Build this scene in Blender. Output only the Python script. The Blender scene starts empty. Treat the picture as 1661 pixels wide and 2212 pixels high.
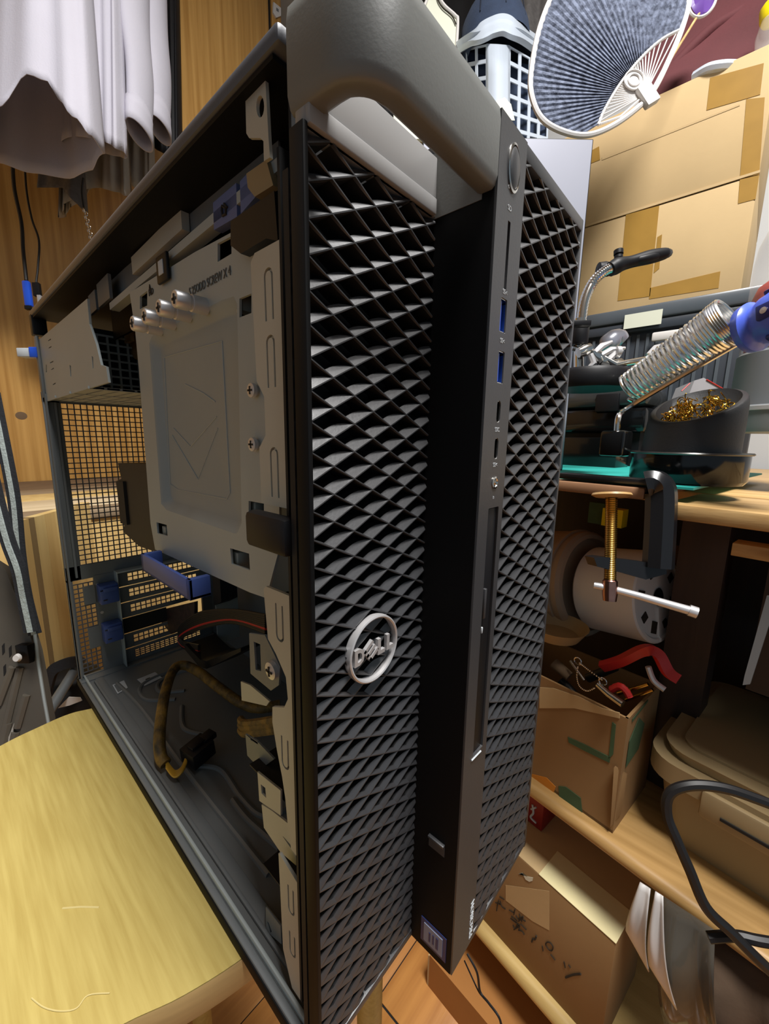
import bpy, bmesh, math, random
from mathutils import Vector as Vc, Matrix
from math import sin, cos, pi, radians, sqrt
random.seed(7)
C = bpy.context.scene.collection
SC = bpy.context.scene

# ------------------------------------------------------------------ camera, light, exposure
# world axes = the tower's own axes: x to the right along its front, y back into its depth, z up
EX = Vc((0.6658, -0.1219, 0.7361)); EY = Vc((-0.7459, -0.1296, 0.6533)); EZ = Vc((0.0158, -0.9840, -0.1773))
CAM = Vc((-0.0834, -0.0779, 0.2890)); FOC = 866.0; CX = 830.5; CY = 1106.0
RGT = Vc((EX[0], EY[0], EZ[0])).normalized(); DWN = Vc((EX[1], EY[1], EZ[1])); FWD = Vc((EX[2], EY[2], EZ[2])).normalized()
UPW = RGT.cross(FWD).normalized()
cd = bpy.data.cameras.new('camera'); cam = bpy.data.objects.new('camera', cd); C.objects.link(cam)
cd.sensor_fit = 'HORIZONTAL'; cd.sensor_width = 36.0; cd.lens = FOC / 1661 * 36.0; cd.clip_start = 0.01
Mr = Matrix((RGT, UPW, -FWD)).transposed().to_4x4(); Mr.translation = CAM
cam.matrix_world = Mr; SC.camera = cam
SC.view_settings.view_transform = 'Standard'; SC.view_settings.look = 'None'
SC.view_settings.gamma = 1.0; SC.view_settings.use_curve_mapping = False
SC.view_settings.exposure = 0.05
W = bpy.data.worlds.new('world'); SC.world = W; W.use_nodes = True
W.node_tree.nodes['Background'].inputs[0].default_value = (0.74, 0.93, 1.10, 1)
W.node_tree.nodes['Background'].inputs[1].default_value = 0.23
def area(name, loc, tgt, size, power, col):
    l = bpy.data.lights.new(name, 'AREA'); l.shape = 'DISK'; l.size = size; l.energy = power; l.color = col
    o = bpy.data.objects.new(name, l); C.objects.link(o); o.location = loc
    o.rotation_euler = (Vc(tgt) - Vc(loc)).to_track_quat('-Z', 'Y').to_euler(); return o
area('ceiling_lamp', (0.06, -0.42, 1.80), (0.06, -0.30, 0), 0.50, 56, (1.0, 0.98, 0.96))

# ------------------------------------------------------------------ helpers
def ray(px, py):
    a = (px - CX) / FOC; b = (py - CY) / FOC
    return RGT * a - UPW * b + FWD
def at(px, py, d): return CAM + ray(px, py) * d
def onx(px, py, x):
    r = ray(px, py); return CAM + r * ((x - CAM.x) / r.x)
def ony(px, py, y):
    r = ray(px, py); return CAM + r * ((y - CAM.y) / r.y)
def onz(px, py, z):
    r = ray(px, py); return CAM + r * ((z - CAM.z) / r.z)
# the shelf and desk on the right stand turned 9 degrees: FU runs along their front (away), FV into them
FU = Vc((sin(radians(9)), cos(radians(9)), 0)); FV = Vc((cos(radians(9)), -sin(radians(9)), 0)); FO = Vc((0.40, 0.06, 0))
def onf(px, py, v):
    r = ray(px, py); return CAM + r * ((v - (CAM - FO).dot(FV)) / r.dot(FV))
def fp(u, v, z): return FO + FU * u + FV * v + Vc((0, 0, z))
ZZ = Vc((0, 0, 1))

class G:
    def __init__(s): s.v = []; s.f = []
    def add(s, vs, fs):
        o = len(s.v); s.v += [tuple(q) for q in vs]; s.f += [[i + o for i in f] for f in fs]; return s
    def obox(s, c, h, ax=None, b=0.0):
        ax = ax or (Vc((1, 0, 0)), Vc((0, 1, 0)), Vc((0, 0, 1))); c = Vc(c)
        if b <= 0:
            vs = [c + ax[0] * h[0] * i + ax[1] * h[1] * j + ax[2] * h[2] * k for i in (-1, 1) for j in (-1, 1) for k in (-1, 1)]
            return s.add(vs, [(0, 1, 3, 2), (4, 6, 7, 5), (0, 4, 5, 1), (2, 3, 7, 6), (0, 2, 6, 4), (1, 5, 7, 3)])
        b = min(b, min(h) * 0.95); bm = bmesh.new(); bmesh.ops.create_cube(bm, size=2)
        for q in bm.verts: q.co = Vc((q.co.x * h[0], q.co.y * h[1], q.co.z * h[2]))
        bmesh.ops.bevel(bm, geom=bm.edges[:], offset=b, segments=2, affect='EDGES', profile=0.5)
        bm.verts.index_update()
        vs = [c + ax[0] * q.co.x + ax[1] * q.co.y + ax[2] * q.co.z for q in bm.verts]
        fs = [[q.index for q in f.verts] for f in bm.faces]; bm.free()
        return s.add(vs, fs)
    def box(s, a, b, bev=0.0):
        return s.obox([(p + q) / 2 for p, q in zip(a, b)], [abs(q - p) / 2 for p, q in zip(a, b)], None, bev)
    def prism(s, pts, off):
        pts = [Vc(p) for p in pts]; off = Vc(off); n = len(pts)
        return s.add(pts + [p + off for p in pts], [list(range(n - 1, -1, -1)), list(range(n, 2 * n))] + [(i, (i + 1) % n, n + (i + 1) % n, n + i) for i in range(n)])
    def tube(s, path, r, n=8, closed=False, flat=None):
        P = [Vc(p) for p in path]; m = len(P); R = r if isinstance(r, (list, tuple)) else [r] * m
        vs = []; prev = None
        for i in range(m):
            t = (P[(i + 1) % m] - P[i - 1]) if closed else (P[min(i + 1, m - 1)] - P[max(i - 1, 0)])
            t = t.normalized() if t.length > 1e-9 else Vc((0, 0, 1))
            if prev is None:
                a = t.cross(Vc((0, 0, 1))); a = a if a.length > 1e-3 else t.cross(Vc((1, 0, 0))); a.normalize()
            else:
                a = prev - t * prev.dot(t); a = a.normalized() if a.length > 1e-6 else t.orthogonal().normalized()
            prev = a; b = t.cross(a)
            for k in range(n):
                w = 2 * pi * k / n; vs.append(P[i] + (a * cos(w) + b * sin(w)) * R[i])
        fs = [(i * n + k, i * n + (k + 1) % n, ((i + 1) % m) * n + (k + 1) % n, ((i + 1) % m) * n + k) for i in range(m if closed else m - 1) for k in range(n)]
        if not closed: fs += [list(range(n - 1, -1, -1)), list(range((m - 1) * n, m * n))]
        return s.add(vs, fs)
    def lathe(s, prof, o, ax=(0, 0, 1), n=28, sx=1.0, ref=None, cap=True):
        ax = Vc(ax).normalized(); a = Vc(ref) if ref else ax.orthogonal()
        a = (a - ax * a.dot(ax)).normalized(); b = ax.cross(a); o = Vc(o)
        vs = [o + ax * h + (a * cos(2 * pi * k / n) * sx + b * sin(2 * pi * k / n)) * r for r, h in prof for k in range(n)]
        m = len(prof); fs = [(i * n + k, i * n + (k + 1) % n, (i + 1) * n + (k + 1) % n, (i + 1) * n + k) for i in range(m - 1) for k in range(n)]
        if cap: fs += [list(range(n - 1, -1, -1)), list(range((m - 1) * n, m * n))]
        return s.add(vs, fs)
    def surf(s, fn, nu, nv, cu=False):
        vs = [fn(i / (nu if cu else nu - 1), j / (nv - 1)) for j in range(nv) for i in range(nu)]
        fs = [(j * nu + i, j * nu + (i + 1) % nu, (j + 1) * nu + (i + 1) % nu, (j + 1) * nu + i) for j in range(nv - 1) for i in range(nu if cu else nu - 1)]
        return s.add(vs, fs)
    def plate(s, outline, holes, fr, t):
        """flat plate with true holes; fr(u, v, w) maps plate coordinates to the world, thickness t along w"""
        cu = bpy.data.curves.new('c', 'CURVE'); cu.dimensions = '2D'; cu.fill_mode = 'BOTH'; cu.extrude = 0.5
        for lp in [outline] + list(holes):
            sp = cu.splines.new('POLY'); sp.points.add(len(lp) - 1); sp.use_cyclic_u = True
            for q, p in zip(sp.points, lp): q.co = (p[0] * 100, p[1] * 100, 0, 1)
        return s.curve(cu, fr, t, 0.01)
    def curve(s, cu, fr, t, k=1.0):
        ob = bpy.data.objects.new('c', cu); me = bpy.data.meshes.new_from_object(ob)
        zs = [v.co.z for v in me.vertices] or [0]; z0 = min(zs); dz = max(max(zs) - z0, 1e-9)
        s.add([fr(v.co.x * k, v.co.y * k, (v.co.z - z0) / dz * t) for v in me.vertices], [list(p.vertices) for p in me.polygons])
        bpy.data.meshes.remove(me); bpy.data.objects.remove(ob); bpy.data.curves.remove(cu); return s
    def text(s, body, size, fr, t):
        cu = bpy.data.curves.new('t', 'FONT'); cu.body = body; cu.size = 1.0; cu.extrude = 0.5; cu.align_x = 'LEFT'; cu.resolution_u = 3
        return s.curve(cu, fr, t, size)
def frame(o, u, v):
    o = Vc(o); u = Vc(u).normalized(); v = Vc(v); v = (v - u * v.dot(u)).normalized(); w = u.cross(v)
    return lambda a, b, c=0.0: o + u * a + v * b + w * c
def rect(a, b, c, d): return [(a, b), (c, b), (c, d), (a, d)]
def rrect(a, b, c, d, r, n=4):
    out = []
    for cx, cy, s in ((c - r, d - r, 0), (a + r, d - r, 1), (a + r, b + r, 2), (c - r, b + r, 3)):
        out += [(cx + r * cos(pi / 2 * (s + k / n)), cy + r * sin(pi / 2 * (s + k / n))) for k in range(n + 1)]
    return out
def ell(cx, cy, a, b, n=20): return [(cx + a * cos(2 * pi * k / n), cy + b * sin(2 * pi * k / n)) for k in range(n)]
def smooth(pts, k=6, closed=False):
    P = [Vc(p) if len(p) == 3 else Vc((p[0], p[1], 0)) for p in pts]; n = len(P); out = []
    for i in range(n if closed else n - 1):
        p0 = P[(i - 1) % n] if closed else P[max(i - 1, 0)]; p1 = P[i]; p2 = P[(i + 1) % n]; p3 = P[(i + 2) % n] if closed else P[min(i + 2, n - 1)]
        for j in range(k):
            t = j / k; out.append(0.5 * ((2 * p1) + (p2 - p0) * t + (2 * p0 - 5 * p1 + 4 * p2 - p3) * t * t + (3 * p1 - p0 - 3 * p2 + p3) * t ** 3))
    if not closed: out.append(P[-1])
    return out
def obj(name, g, m, parent=None, angle=38, kind=None):
    me = bpy.data.meshes.new(name); me.from_pydata(g.v, [], g.f); me.validate()
    bm = bmesh.new(); bm.from_mesh(me); bmesh.ops.recalc_face_normals(bm, faces=bm.faces[:]); bm.to_mesh(me); bm.free()
    me.shade_smooth(); me.set_sharp_from_angle(angle=radians(angle))
    me.materials.append(m); o = bpy.data.objects.new(name, me); C.objects.link(o)
    if parent:
        o.parent = parent
        if parent.type == 'EMPTY': o.matrix_parent_inverse = Matrix.Translation(-parent.location)
    if kind: o['kind'] = kind
    return o
def thing(name, label, cat, loc, group=None):
    o = bpy.data.objects.new(name, None); C.objects.link(o); o.location = loc; o.empty_display_size = 0.02
    o['label'] = label; o['category'] = cat
    if group: o['group'] = group
    return o
def tag(o, label, cat, group=None):
    o['label'] = label; o['category'] = cat
    if group: o['group'] = group
    return o
def solid(o, t):
    md = o.modifiers.new('s', 'SOLIDIFY'); md.thickness = t; md.offset = 0; return o

# ------------------------------------------------------------------ materials
def lin(c):
    return tuple((x / 255 / 12.92) if x / 255 <= 0.04045 else ((x / 255 + 0.055) / 1.055) ** 2.4 for x in c) + (1.0,)
def mat(name, col, rough=0.5, metal=0.0, var=0.10, scale=8.0, bump=0.0, bscale=None, col2=None, stretch=None, trans=0.0, spec=0.5, coat=0.0):
    m = bpy.data.materials.new(name); m.use_nodes = True; nt = m.node_tree; N = nt.nodes; L = nt.links; p = N['Principled BSDF']
    p.inputs['Roughness'].default_value = rough; p.inputs['Metallic'].default_value = metal
    p.inputs['Specular IOR Level'].default_value = spec; p.inputs['Coat Weight'].default_value = coat
    if trans: p.inputs['Transmission Weight'].default_value = trans
    tc = N.new('ShaderNodeTexCoord'); mp = N.new('ShaderNodeMapping'); L.new(tc.outputs['Object'], mp.inputs[0])
    if stretch: mp.inputs['Scale'].default_value = stretch
    nz = N.new('ShaderNodeTexNoise'); nz.inputs['Scale'].default_value = scale; nz.inputs['Detail'].default_value = 5; L.new(mp.outputs[0], nz.inputs[0])
    rp = N.new('ShaderNodeValToRGB'); a = lin(col); b = lin(col2) if col2 else tuple(x * (1 - var) for x in a[:3]) + (1,)
    rp.color_ramp.elements[0].position = 0.32; rp.color_ramp.elements[1].position = 0.68
    rp.color_ramp.elements[0].color = b; rp.color_ramp.elements[1].color = a
    L.new(nz.outputs[0], rp.inputs[0]); L.new(rp.outputs[0], p.inputs['Base Color'])
    if bump:
        n2 = N.new('ShaderNodeTexNoise'); n2.inputs['Scale'].default_value = bscale or scale * 6; n2.inputs['Detail'].default_value = 3; L.new(mp.outputs[0], n2.inputs[0])
        bp = N.new('ShaderNodeBump'); bp.inputs['Strength'].default_value = bump; bp.inputs['Distance'].default_value = 0.002
        L.new(n2.outputs[0], bp.inputs['Height']); L.new(bp.outputs[0], p.inputs['Normal'])
    return m
def woodmat(name, a, b, axis, scale=30, long=1.2, rough=0.45, knots=False):
    st = [scale, scale, scale]; st[axis] = long
    m = mat(name, a, rough, 0, col2=b, scale=1.0, stretch=tuple(st), bump=0.08, bscale=4.0); return m
M = dict(
 bezel=mat('bezel_plastic', (50, 50, 52), 0.46, var=.05, scale=40, bump=0.03, bscale=900, spec=1.0),
 bezel2=mat('handle_plastic', (112, 114, 111), 0.42, var=.05, scale=40, bump=0.03, bscale=900),
 black=mat('black_plastic', (17, 17, 20), 0.5, var=.1, scale=30, spec=.3),
 gloss=mat('black_gloss', (14, 15, 16), 0.12, var=.1),
 case=mat('case_black_paint', (84, 86, 92), 0.42, var=.08, bump=.03, bscale=600),
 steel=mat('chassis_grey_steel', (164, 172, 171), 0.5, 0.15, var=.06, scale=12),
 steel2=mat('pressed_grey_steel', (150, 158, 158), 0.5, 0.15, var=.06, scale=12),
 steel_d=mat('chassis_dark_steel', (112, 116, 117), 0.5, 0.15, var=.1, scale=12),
 steel_f=mat('flange_pale_steel', (180, 178, 166), 0.5, 0.15, var=.06, scale=14),
 plateg=mat('grip_plate_lit_grey', (150, 149, 148), 0.45, var=.04, scale=30),
 matte=mat('channel_black', (10, 10, 11), 0.6, var=.1, spec=.15),
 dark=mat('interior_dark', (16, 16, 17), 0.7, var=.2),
 chrome=mat('chrome', (215, 213, 208), 0.14, 1.0, var=.05),
 satin=mat('satin_metal', (206, 204, 204), 0.38, 0.55, var=.04),
 brass=mat('brass', (196, 160, 84), 0.25, 1.0, var=.15, scale=60),
 blue=mat('latch_blue_plastic', (62, 84, 148), 0.45, var=.06),
 bluetab=mat('tab_dull_blue', (92, 106, 152), 0.5, var=.05),
 usbblue=mat('usb_blue', (40, 90, 220), 0.3, var=.05),
 scr=mat('pale_scratch', (222, 204, 140), 0.5),
 table=woodmat('stool_pale_wood', (196, 176, 104), (180, 158, 88), 1, 300, 16, 0.42),
 edge=mat('stool_edge_band', (196, 166, 112), 0.5, var=.15, scale=30, stretch=(1, 1, 8)),
 oak=woodmat('wardrobe_oak_veneer', (210, 162, 92), (176, 128, 64), 2, 85, 2.2, 0.4),
 floor=woodmat('floor_wood', (206, 146, 78), (176, 118, 60), 0, 60, 3, 0.35),
 desk=woodmat('desk_wood', (214, 178, 122), (178, 138, 84), 1, 90, 3, 0.4),
 shelf=woodmat('shelf_wood', (188, 150, 94), (156, 120, 68), 1, 70, 3, 0.45),
 card=mat('cardboard', (194, 166, 120), 0.8, var=.08, scale=9, bump=.05, bscale=160),
 card3=mat('cardboard_orange', (172, 116, 56), 0.8, var=.1, scale=9),
 card2=mat('cardboard_brown', (146, 112, 70), 0.8, var=.1, scale=9, bump=.05, bscale=160),
 tape=mat('packing_tape', (164, 126, 58), 0.3, var=.12, scale=30),
 tapew=mat('cream_tape', (232, 220, 170), 0.4, var=.06, scale=30),
 white=mat('white_cotton', (192, 189, 199), 0.85, var=.04, scale=12, bump=.15, bscale=350),
 grey=mat('grey_cotton', (168, 162, 152), 0.9, var=.1, scale=30, bump=.2, bscale=350),
 pale=mat('pale_plastic', (222, 224, 204), 0.5, var=.03),
 whitep=mat('white_plastic', (222, 218, 214), 0.45, var=.04),
 navy=mat('navy_cloth', (44, 58, 82), 0.9, var=.2, scale=40, bump=.3, bscale=400),
 fan=mat('fan_denim_cloth', (112, 120, 140), 0.9, scale=140, col2=(48, 54, 70), bump=.4, bscale=300),
 red=mat('red_plastic', (196, 44, 40), 0.4, var=.1),
 redcl=mat('dark_red_cloth', (88, 38, 42), 0.85, var=.2, scale=10, bump=.2, bscale=200),
 purple=mat('purple_plastic', (96, 62, 140), 0.4, var=.08),
 yellow=mat('yellow_plastic', (236, 214, 20), 0.4, var=.05),
 greyp=mat('grey_plastic', (120, 124, 126), 0.4, var=.08),
 greyd=mat('dark_grey_plastic', (58, 63, 70), 0.35, var=.15, scale=6),
 yelw=mat('yellow_wire', (196, 150, 40), 0.5), engrave=mat('engraved_grey', (92, 94, 92), 0.6), beige=mat('beige_plastic', (160, 138, 100), 0.5, var=.06),
 gloss2=mat('dark_grey_gloss', (52, 54, 55), 0.15), coil=mat('bright_coil_wire', (238, 238, 234), 0.26, 1.0, var=.03), teal=mat('cutting_mat_teal', (40, 168, 158), 0.6, var=.08),
 ink=mat('marker_ink', (40, 32, 22), 0.8, var=.1),
 greenink=mat('green_print', (66, 92, 60), 0.8, var=.2, scale=60),
 print=mat('white_print', (190, 195, 198), 0.6, var=.05),
 silver=mat('silver_panel', (186, 188, 200), 0.3, 0.4, var=.08, scale=5),
 yel=mat('yellow_wire_sleeve', (132, 100, 34), 0.6, scale=110, col2=(46, 38, 20), bump=.4, bscale=500),
 wire=mat('black_rubber', (18, 17, 18), 0.5, var=.1),
 bamboo=woodmat('plank_pale', (226, 196, 132), (206, 172, 108), 2, 60, 3, 0.5),
 bamboo2=woodmat('plank_cream', (228, 208, 172), (206, 186, 148), 0, 60, 3, 0.5),
 grayplank=woodmat('plank_grey', (158, 138, 112), (134, 116, 94), 0, 60, 3, 0.5),
 bamboo3=woodmat('strip_cream', (232, 206, 142), (216, 188, 124), 2, 60, 3, 0.5),
 grayplank2=woodmat('strip_grey', (150, 128, 90), (134, 112, 78), 2, 60, 3, 0.5),
 greycl=mat('charcoal_plaid', (96, 92, 90), 0.9, var=.3, scale=90),
 chpan=mat('dark_chassis_paint', (92, 86, 76), 0.55, var=.2, scale=20),
 shelf2=woodmat('shelf_bullnose_pale', (212, 182, 116), (190, 158, 96), 1, 70, 3, 0.45),
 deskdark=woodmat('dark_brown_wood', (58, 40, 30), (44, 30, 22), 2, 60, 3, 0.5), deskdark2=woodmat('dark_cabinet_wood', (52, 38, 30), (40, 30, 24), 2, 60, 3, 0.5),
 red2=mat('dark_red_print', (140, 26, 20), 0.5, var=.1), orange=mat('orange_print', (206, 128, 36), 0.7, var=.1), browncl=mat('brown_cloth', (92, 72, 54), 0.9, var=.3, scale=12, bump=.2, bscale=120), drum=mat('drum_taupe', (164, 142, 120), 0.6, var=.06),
 board=mat('board_brown_edge', (150, 112, 82), 0.45, var=.1, scale=20), clampblk=mat('clamp_black', (24, 24, 26), 0.3, var=.1), brasspink=mat('heat_tinted_brass', (206, 150, 132), 0.22, 1.0, var=.25, scale=120),
 satind=mat('dull_plate', (96, 96, 94), 0.3, 0.8), rubber=mat('black_rubber_cup', (34, 34, 35), 0.55, var=.1, bump=.1, bscale=500), blueplas=mat('blue_handle', (82, 108, 226), 0.3, var=.06), bluedark=mat('blue_handle_slot', (28, 38, 110), 0.4),
 greyp2=mat('carton_grey', (150, 148, 150), 0.6, var=.1, scale=20), greyd2=mat('grey_lid', (84, 90, 96), 0.3, var=.1), navyd=mat('navy_seam', (24, 32, 48), 0.9),
 strap=mat('strap_black_webbing', (34, 36, 41), 0.8, var=.25, scale=200, bump=.3, bscale=500),
 straplight=mat('strap_pale_webbing', (170, 180, 176), 0.8, var=.25, scale=200, bump=.4, bscale=500),
 wall=mat('plaster_wall', (204, 205, 204), 0.9, var=.04, scale=4),
 ceil=mat('ceiling_white', (226, 222, 214), 0.9, var=.03),
 sticker=mat('blue_sticker', (34, 50, 104), 0.4, var=.05),
 stickerw=mat('sticker_pale', (140, 146, 166), 0.4, var=.05),
 pcb=mat('dark_board', (70, 48, 40), 0.6, scale=120, col2=(30, 24, 24)),
 brasswool=mat('brass_wool', (214, 168, 60), 0.25, 1.0, var=.3, scale=200),
 cork=mat('brown_fibre', (112, 88, 62), 0.8, var=.15, scale=20),
)
def clear(name, col, rough=0.05, alpha=0.35):
    m = mat(name, col, rough, var=.03); p = m.node_tree.nodes['Principled BSDF']; p.inputs['Alpha'].default_value = alpha; return m
M['clearp'] = clear('frosted_clear_plastic', (214, 224, 236), 0.25, 0.72)
M['glass'] = clear('clear_dome_plastic', (220, 220, 214), 0.04, 0.22)
M['smoke'] = clear('smoked_clear_plastic', (90, 84, 74), 0.08, 0.72)

def bar(pts, r, n=8): return G().tube(pts, r, n)
FZ = -0.62                                                     # floor level

# ------------------------------------------------------------------ setting
def struct(name, g, m, parent=None):
    o = obj(name, g, m, parent); o['kind'] = 'structure' if parent is None else o.get('kind', 'structure')
    return o
fl = struct('floor', G().box((-2.2, -2.2, FZ - 0.03), (1.5, 1.60, FZ - 0.002)), M['dark'])
k = 0
for i in range(18):
    y0 = -1.0 + i * 0.14
    for j in range(2):
        x0 = -1.6 + j * 1.5 + (i % 3) * 0.2
        pl = obj('plank', G().box((x0, y0, FZ - 0.002), (min(x0 + 1.497, 1.45), y0 + 0.1385, FZ), 0.0008), M['floor'], fl)
struct('wall_back', G().box((-2.2, 1.60, FZ), (1.5, 1.66, 1.9)), M['wall'])
struct('wall_right', G().box((1.30, -2.2, FZ), (1.36, 1.60, 1.9)), M['wall'])
struct('ceiling', G().box((-2.2, -2.2, 1.9), (1.36, 1.66, 1.95)), M['ceil'])

# ------------------------------------------------------------------ the computer tower
T = thing('computer_tower', 'big black open-sided computer tower with diamond grille front, standing on the round pale stool', 'computer', (0.08, 0.25, 0))
XR = 0.165
def grille(name, x0, x1, z0, z1, yp, xn, zn):
    """diamond lattice: each opening has one wide scooped face on its lower right, a narrower one on its lower left, steep walls above"""
    g = G(); lin_ = G(); NS = 6
    def pt(cx, cz, a, b, y): return (cx + a * 0.005 + b * 0.005, y, cz + a * 0.0025 - b * 0.0025)
    def ring(cx, cz, kind):
        out = []; h_ = max(0, min(1, (cz - .09) / .18))   # the facets grow deeper towards the top
        t_ = max(0, min(1, (cz - .29) / .08)); WB = .60 + .14 * h_ - .24 * t_; WA = .46 - .36 * h_; TD = .0011 + .0012 * h_
        for e in range(4):
            for k in range(NS):
                w = -1 + 2 * k / NS
                a, b = [(w, 1), (1, -w), (-w, -1), (-1, w)][e]
                if kind == 0: out.append(pt(cx, cz, a, b, yp)); continue
                if kind == 1: out.append(pt(cx, cz, a * .95, b * .95, yp)); continue
                s = (max(-1, min(1, a)) + 1) / 2; h = 1 - s ** 4
                if e == 0: bb = 1 - .05 - WB * h; aa = -1 + WA + (a + 1) / 2 * (1.95 - WA); d = TD * max(h, .06)
                elif e == 1: aa = .95 - .06 * (1 - b * b); bb = b * .95 if b < .9 else .95; d = TD * .06 + TD * .5 * (1 - b) / 2
                elif e == 2: aa = -1 + WA + (a + 1) / 2 * (1.95 - WA); bb = -.95 + .06 * (1 - a * a); d = TD * .6
                else: aa = -1 + WA; bb = -.95 + (b + 1) / 2 * (1.90 - WB); d = TD * .7
                out.append(pt(cx, cz, aa, bb, yp + d))
        return out
    i = -2
    while xn + i * 0.01 < x1 + 0.012:
        cx = xn + i * 0.01; j0 = int((z0 - zn) / 0.01) - 3
        for j in range(j0, int((z1 - zn) / 0.01) + 4):
            cz = zn + 0.005 + j * 0.01 + (0.005 if i % 2 else 0)
            if cx < x0 - 0.011 or cz < z0 - 0.006 or cz > z1 + 0.006: continue
            n = 4 * NS; inner = ring(cx, cz, 2)
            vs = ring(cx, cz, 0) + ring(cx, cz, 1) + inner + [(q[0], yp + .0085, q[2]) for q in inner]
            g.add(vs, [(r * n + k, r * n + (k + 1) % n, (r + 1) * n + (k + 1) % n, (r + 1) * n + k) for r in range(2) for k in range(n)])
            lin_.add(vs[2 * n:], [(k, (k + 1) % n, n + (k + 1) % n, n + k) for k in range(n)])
        i += 1
    def clip(g):
        bm = bmesh.new(); me = bpy.data.meshes.new('t'); me.from_pydata(g.v, [], g.f); bm.from_mesh(me); bpy.data.meshes.remove(me)
        bmesh.ops.remove_doubles(bm, verts=bm.verts[:], dist=1e-6)
        for co, no in [((x0, 0, 0), (-1, 0, 0)), ((x1, 0, 0), (1, 0, 0)), ((0, 0, z0), (0, 0, -1)), ((0, 0, z1), (0, 0, 1))]:
            bmesh.ops.bisect_plane(bm, geom=bm.verts[:] + bm.edges[:] + bm.faces[:], plane_co=co, plane_no=no, clear_outer=True)
        bm.verts.index_update(); g = G(); g.add([v.co for v in bm.verts], [[v.index for v in f.verts] for f in bm.faces]); bm.free(); return g
    o = obj(name, clip(g), M['bezel'], T, 25)
    obj('shaded_hole_walls', clip(lin_), M['dark'], o, kind='stuff')     # walls of the openings, coloured black to stand in for shade
    return o
YL = 0.030; YR = 0.003
grille('left_grille', 0.0015, 0.0672, 0.0125, 0.379, YL, 0.001, 0.0045)
grille('right_grille', 0.0905, 0.1625, 0.0115, 0.4005, YR, 0.0905, 0.0083)
obj('grille_backing', G().box((0.0015, YL + 0.010, 0.012), (0.067, YL + 0.013, 0.372)).box((0.0905, YR + 0.011, 0.011), (0.1625, YR + 0.014, 0.394)), M['dark'], T)
# bezel frame around the grilles
g = G()
g.box((-0.0005, YL - 0.0004, 0.008), (0.0685, 0.044, 0.0125), 0.0008)            # left bottom rail
g.box((0.1625, YR, 0.006), (0.1650, 0.044, 0.4065), 0.0006)                      # right edge
g.box((0.0895, YR, 0.0075), (0.1650, 0.04, 0.0115), 0.0006)                      # right bottom rail
g.box((0.0895, YR, 0.4005), (0.1650, 0.04, 0.4065), 0.0008)                      # right top rail
g.box((0.0672, 0.030, 0.4015), (0.165, 0.044, 0.4065), 0.0008)
obj('bezel_frame', g, M['bezel'], T)
obj('bezel_side', G().box((-0.0005, YL - 0.0005, 0.004), (0.0015, 0.0365, 0.380), 0.0006), M['matte'], T)
obj('grip_side_wall', G().box((0.0669, YR + 0.006, 0.379), (0.0672, 0.036, 0.403)), M['bezel2'], T)
obj('channel_wall', G().box((0.0672, YR + 0.001, 0.0085), (0.0690, 0.044, 0.402)), M['matte'], T)
# handle: rounded bar that bends from the left side to the front
path = [(0.0045, 0.0372), (0.0045, 0.030), (0.0045, 0.0225)] + [(0.0150 - 0.0105 * cos(a), 0.0205 - 0.0130 * sin(a)) for a in [pi / 2 * k / 10 for k in range(1, 11)]] + [(0.03, 0.0075), (0.05, 0.0075), (0.0672, 0.0075)]
sec = [(-1, -.72), (-1, .55), (-.93, .80), (-.75, .94), (-.45, 1), (.6, 1), (.85, .9), (1, .6), (1, -.7), (.8, -.93), (.55, -1), (-.5, -1), (-.8, -.94), (-.95, -.84)]
g = G(); n = len(sec); vs = []
for i, p in enumerate(path):
    a = Vc((path[max(i - 1, 0)][0], path[max(i - 1, 0)][1], 0)); b = Vc((path[min(i + 1, len(path) - 1)][0], path[min(i + 1, len(path) - 1)][1], 0))
    d = (b - a).normalized(); nr = Vc((d.y, -d.x, 0)); w = i / (len(path) - 1)
    zl = 0.3845 - 0.0035 * min(1, w * 1.5); zh = 0.4125 - 0.0045 * min(1, w * 1.6); zm = (zl + zh) / 2; hz = (zh - zl) / 2
    for u, v in sec: vs.append(Vc((p[0], p[1], zm)) + nr * u * 0.0045 + Vc((0, 0, v * hz)))
# flip so the outer side (-1) faces out
fs = [(i * n + k, i * n + (k + 1) % n, (i + 1) * n + (k + 1) % n, (i + 1) * n + k) for i in range(len(path) - 1) for k in range(n)] + [list(range(n - 1, -1, -1)), list(range((len(path) - 1) * n, len(path) * n))]
g.add(vs, fs)
obj('handle', g, M['bezel2'], T, 50)
g = G().box((0.0015, YL, 0.3795), (0.0672, YL + 0.006, 0.401), 0.0006).box((0.0015, YL - 0.0012, 0.3795), (0.066, YL + 0.002, 0.3855), 0.0005)
obj('grip_plate', g, M['plateg'], T)['label'] = 'plate behind the handle, its grey lightened as if strongly lit'  # dark grey plastic in strong light, painted as a lighter grey
# port strip with true openings
ps = frame((0, YR, 0), (1, 0, 0), (0, 0, 1))
def hole_slot(x, z, w, h, r=None): return rrect(x - w / 2, z - h / 2, x + w / 2, z + h / 2, min(w, h) / 2 * 0.98 if r is None else r, 3)
holes = [hole_slot(0.0787, 0.361, 0.0022, 0.026, 0.0003), hole_slot(0.0787, 0.3395, 0.0052, 0.0128, 0.0004), hole_slot(0.0795, 0.3195, 0.0052, 0.0128, 0.0004),
         hole_slot(0.0800, 0.3015, 0.0034, 0.0092), hole_slot(0.0800, 0.286, 0.0034, 0.0092), ell(0.0805, 0.2712, 0.0021, 0.0021), hole_slot(0.0812, 0.198, 0.0098, 0.124, 0.0006)]
g = G().plate(rect(0.0675, 0.0085, 0.0902, 0.4065), holes, lambda a, b, c: Vc((a, YR + c, b)), 0.006)
obj('port_strip', g, M['bezel'], T)
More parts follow.
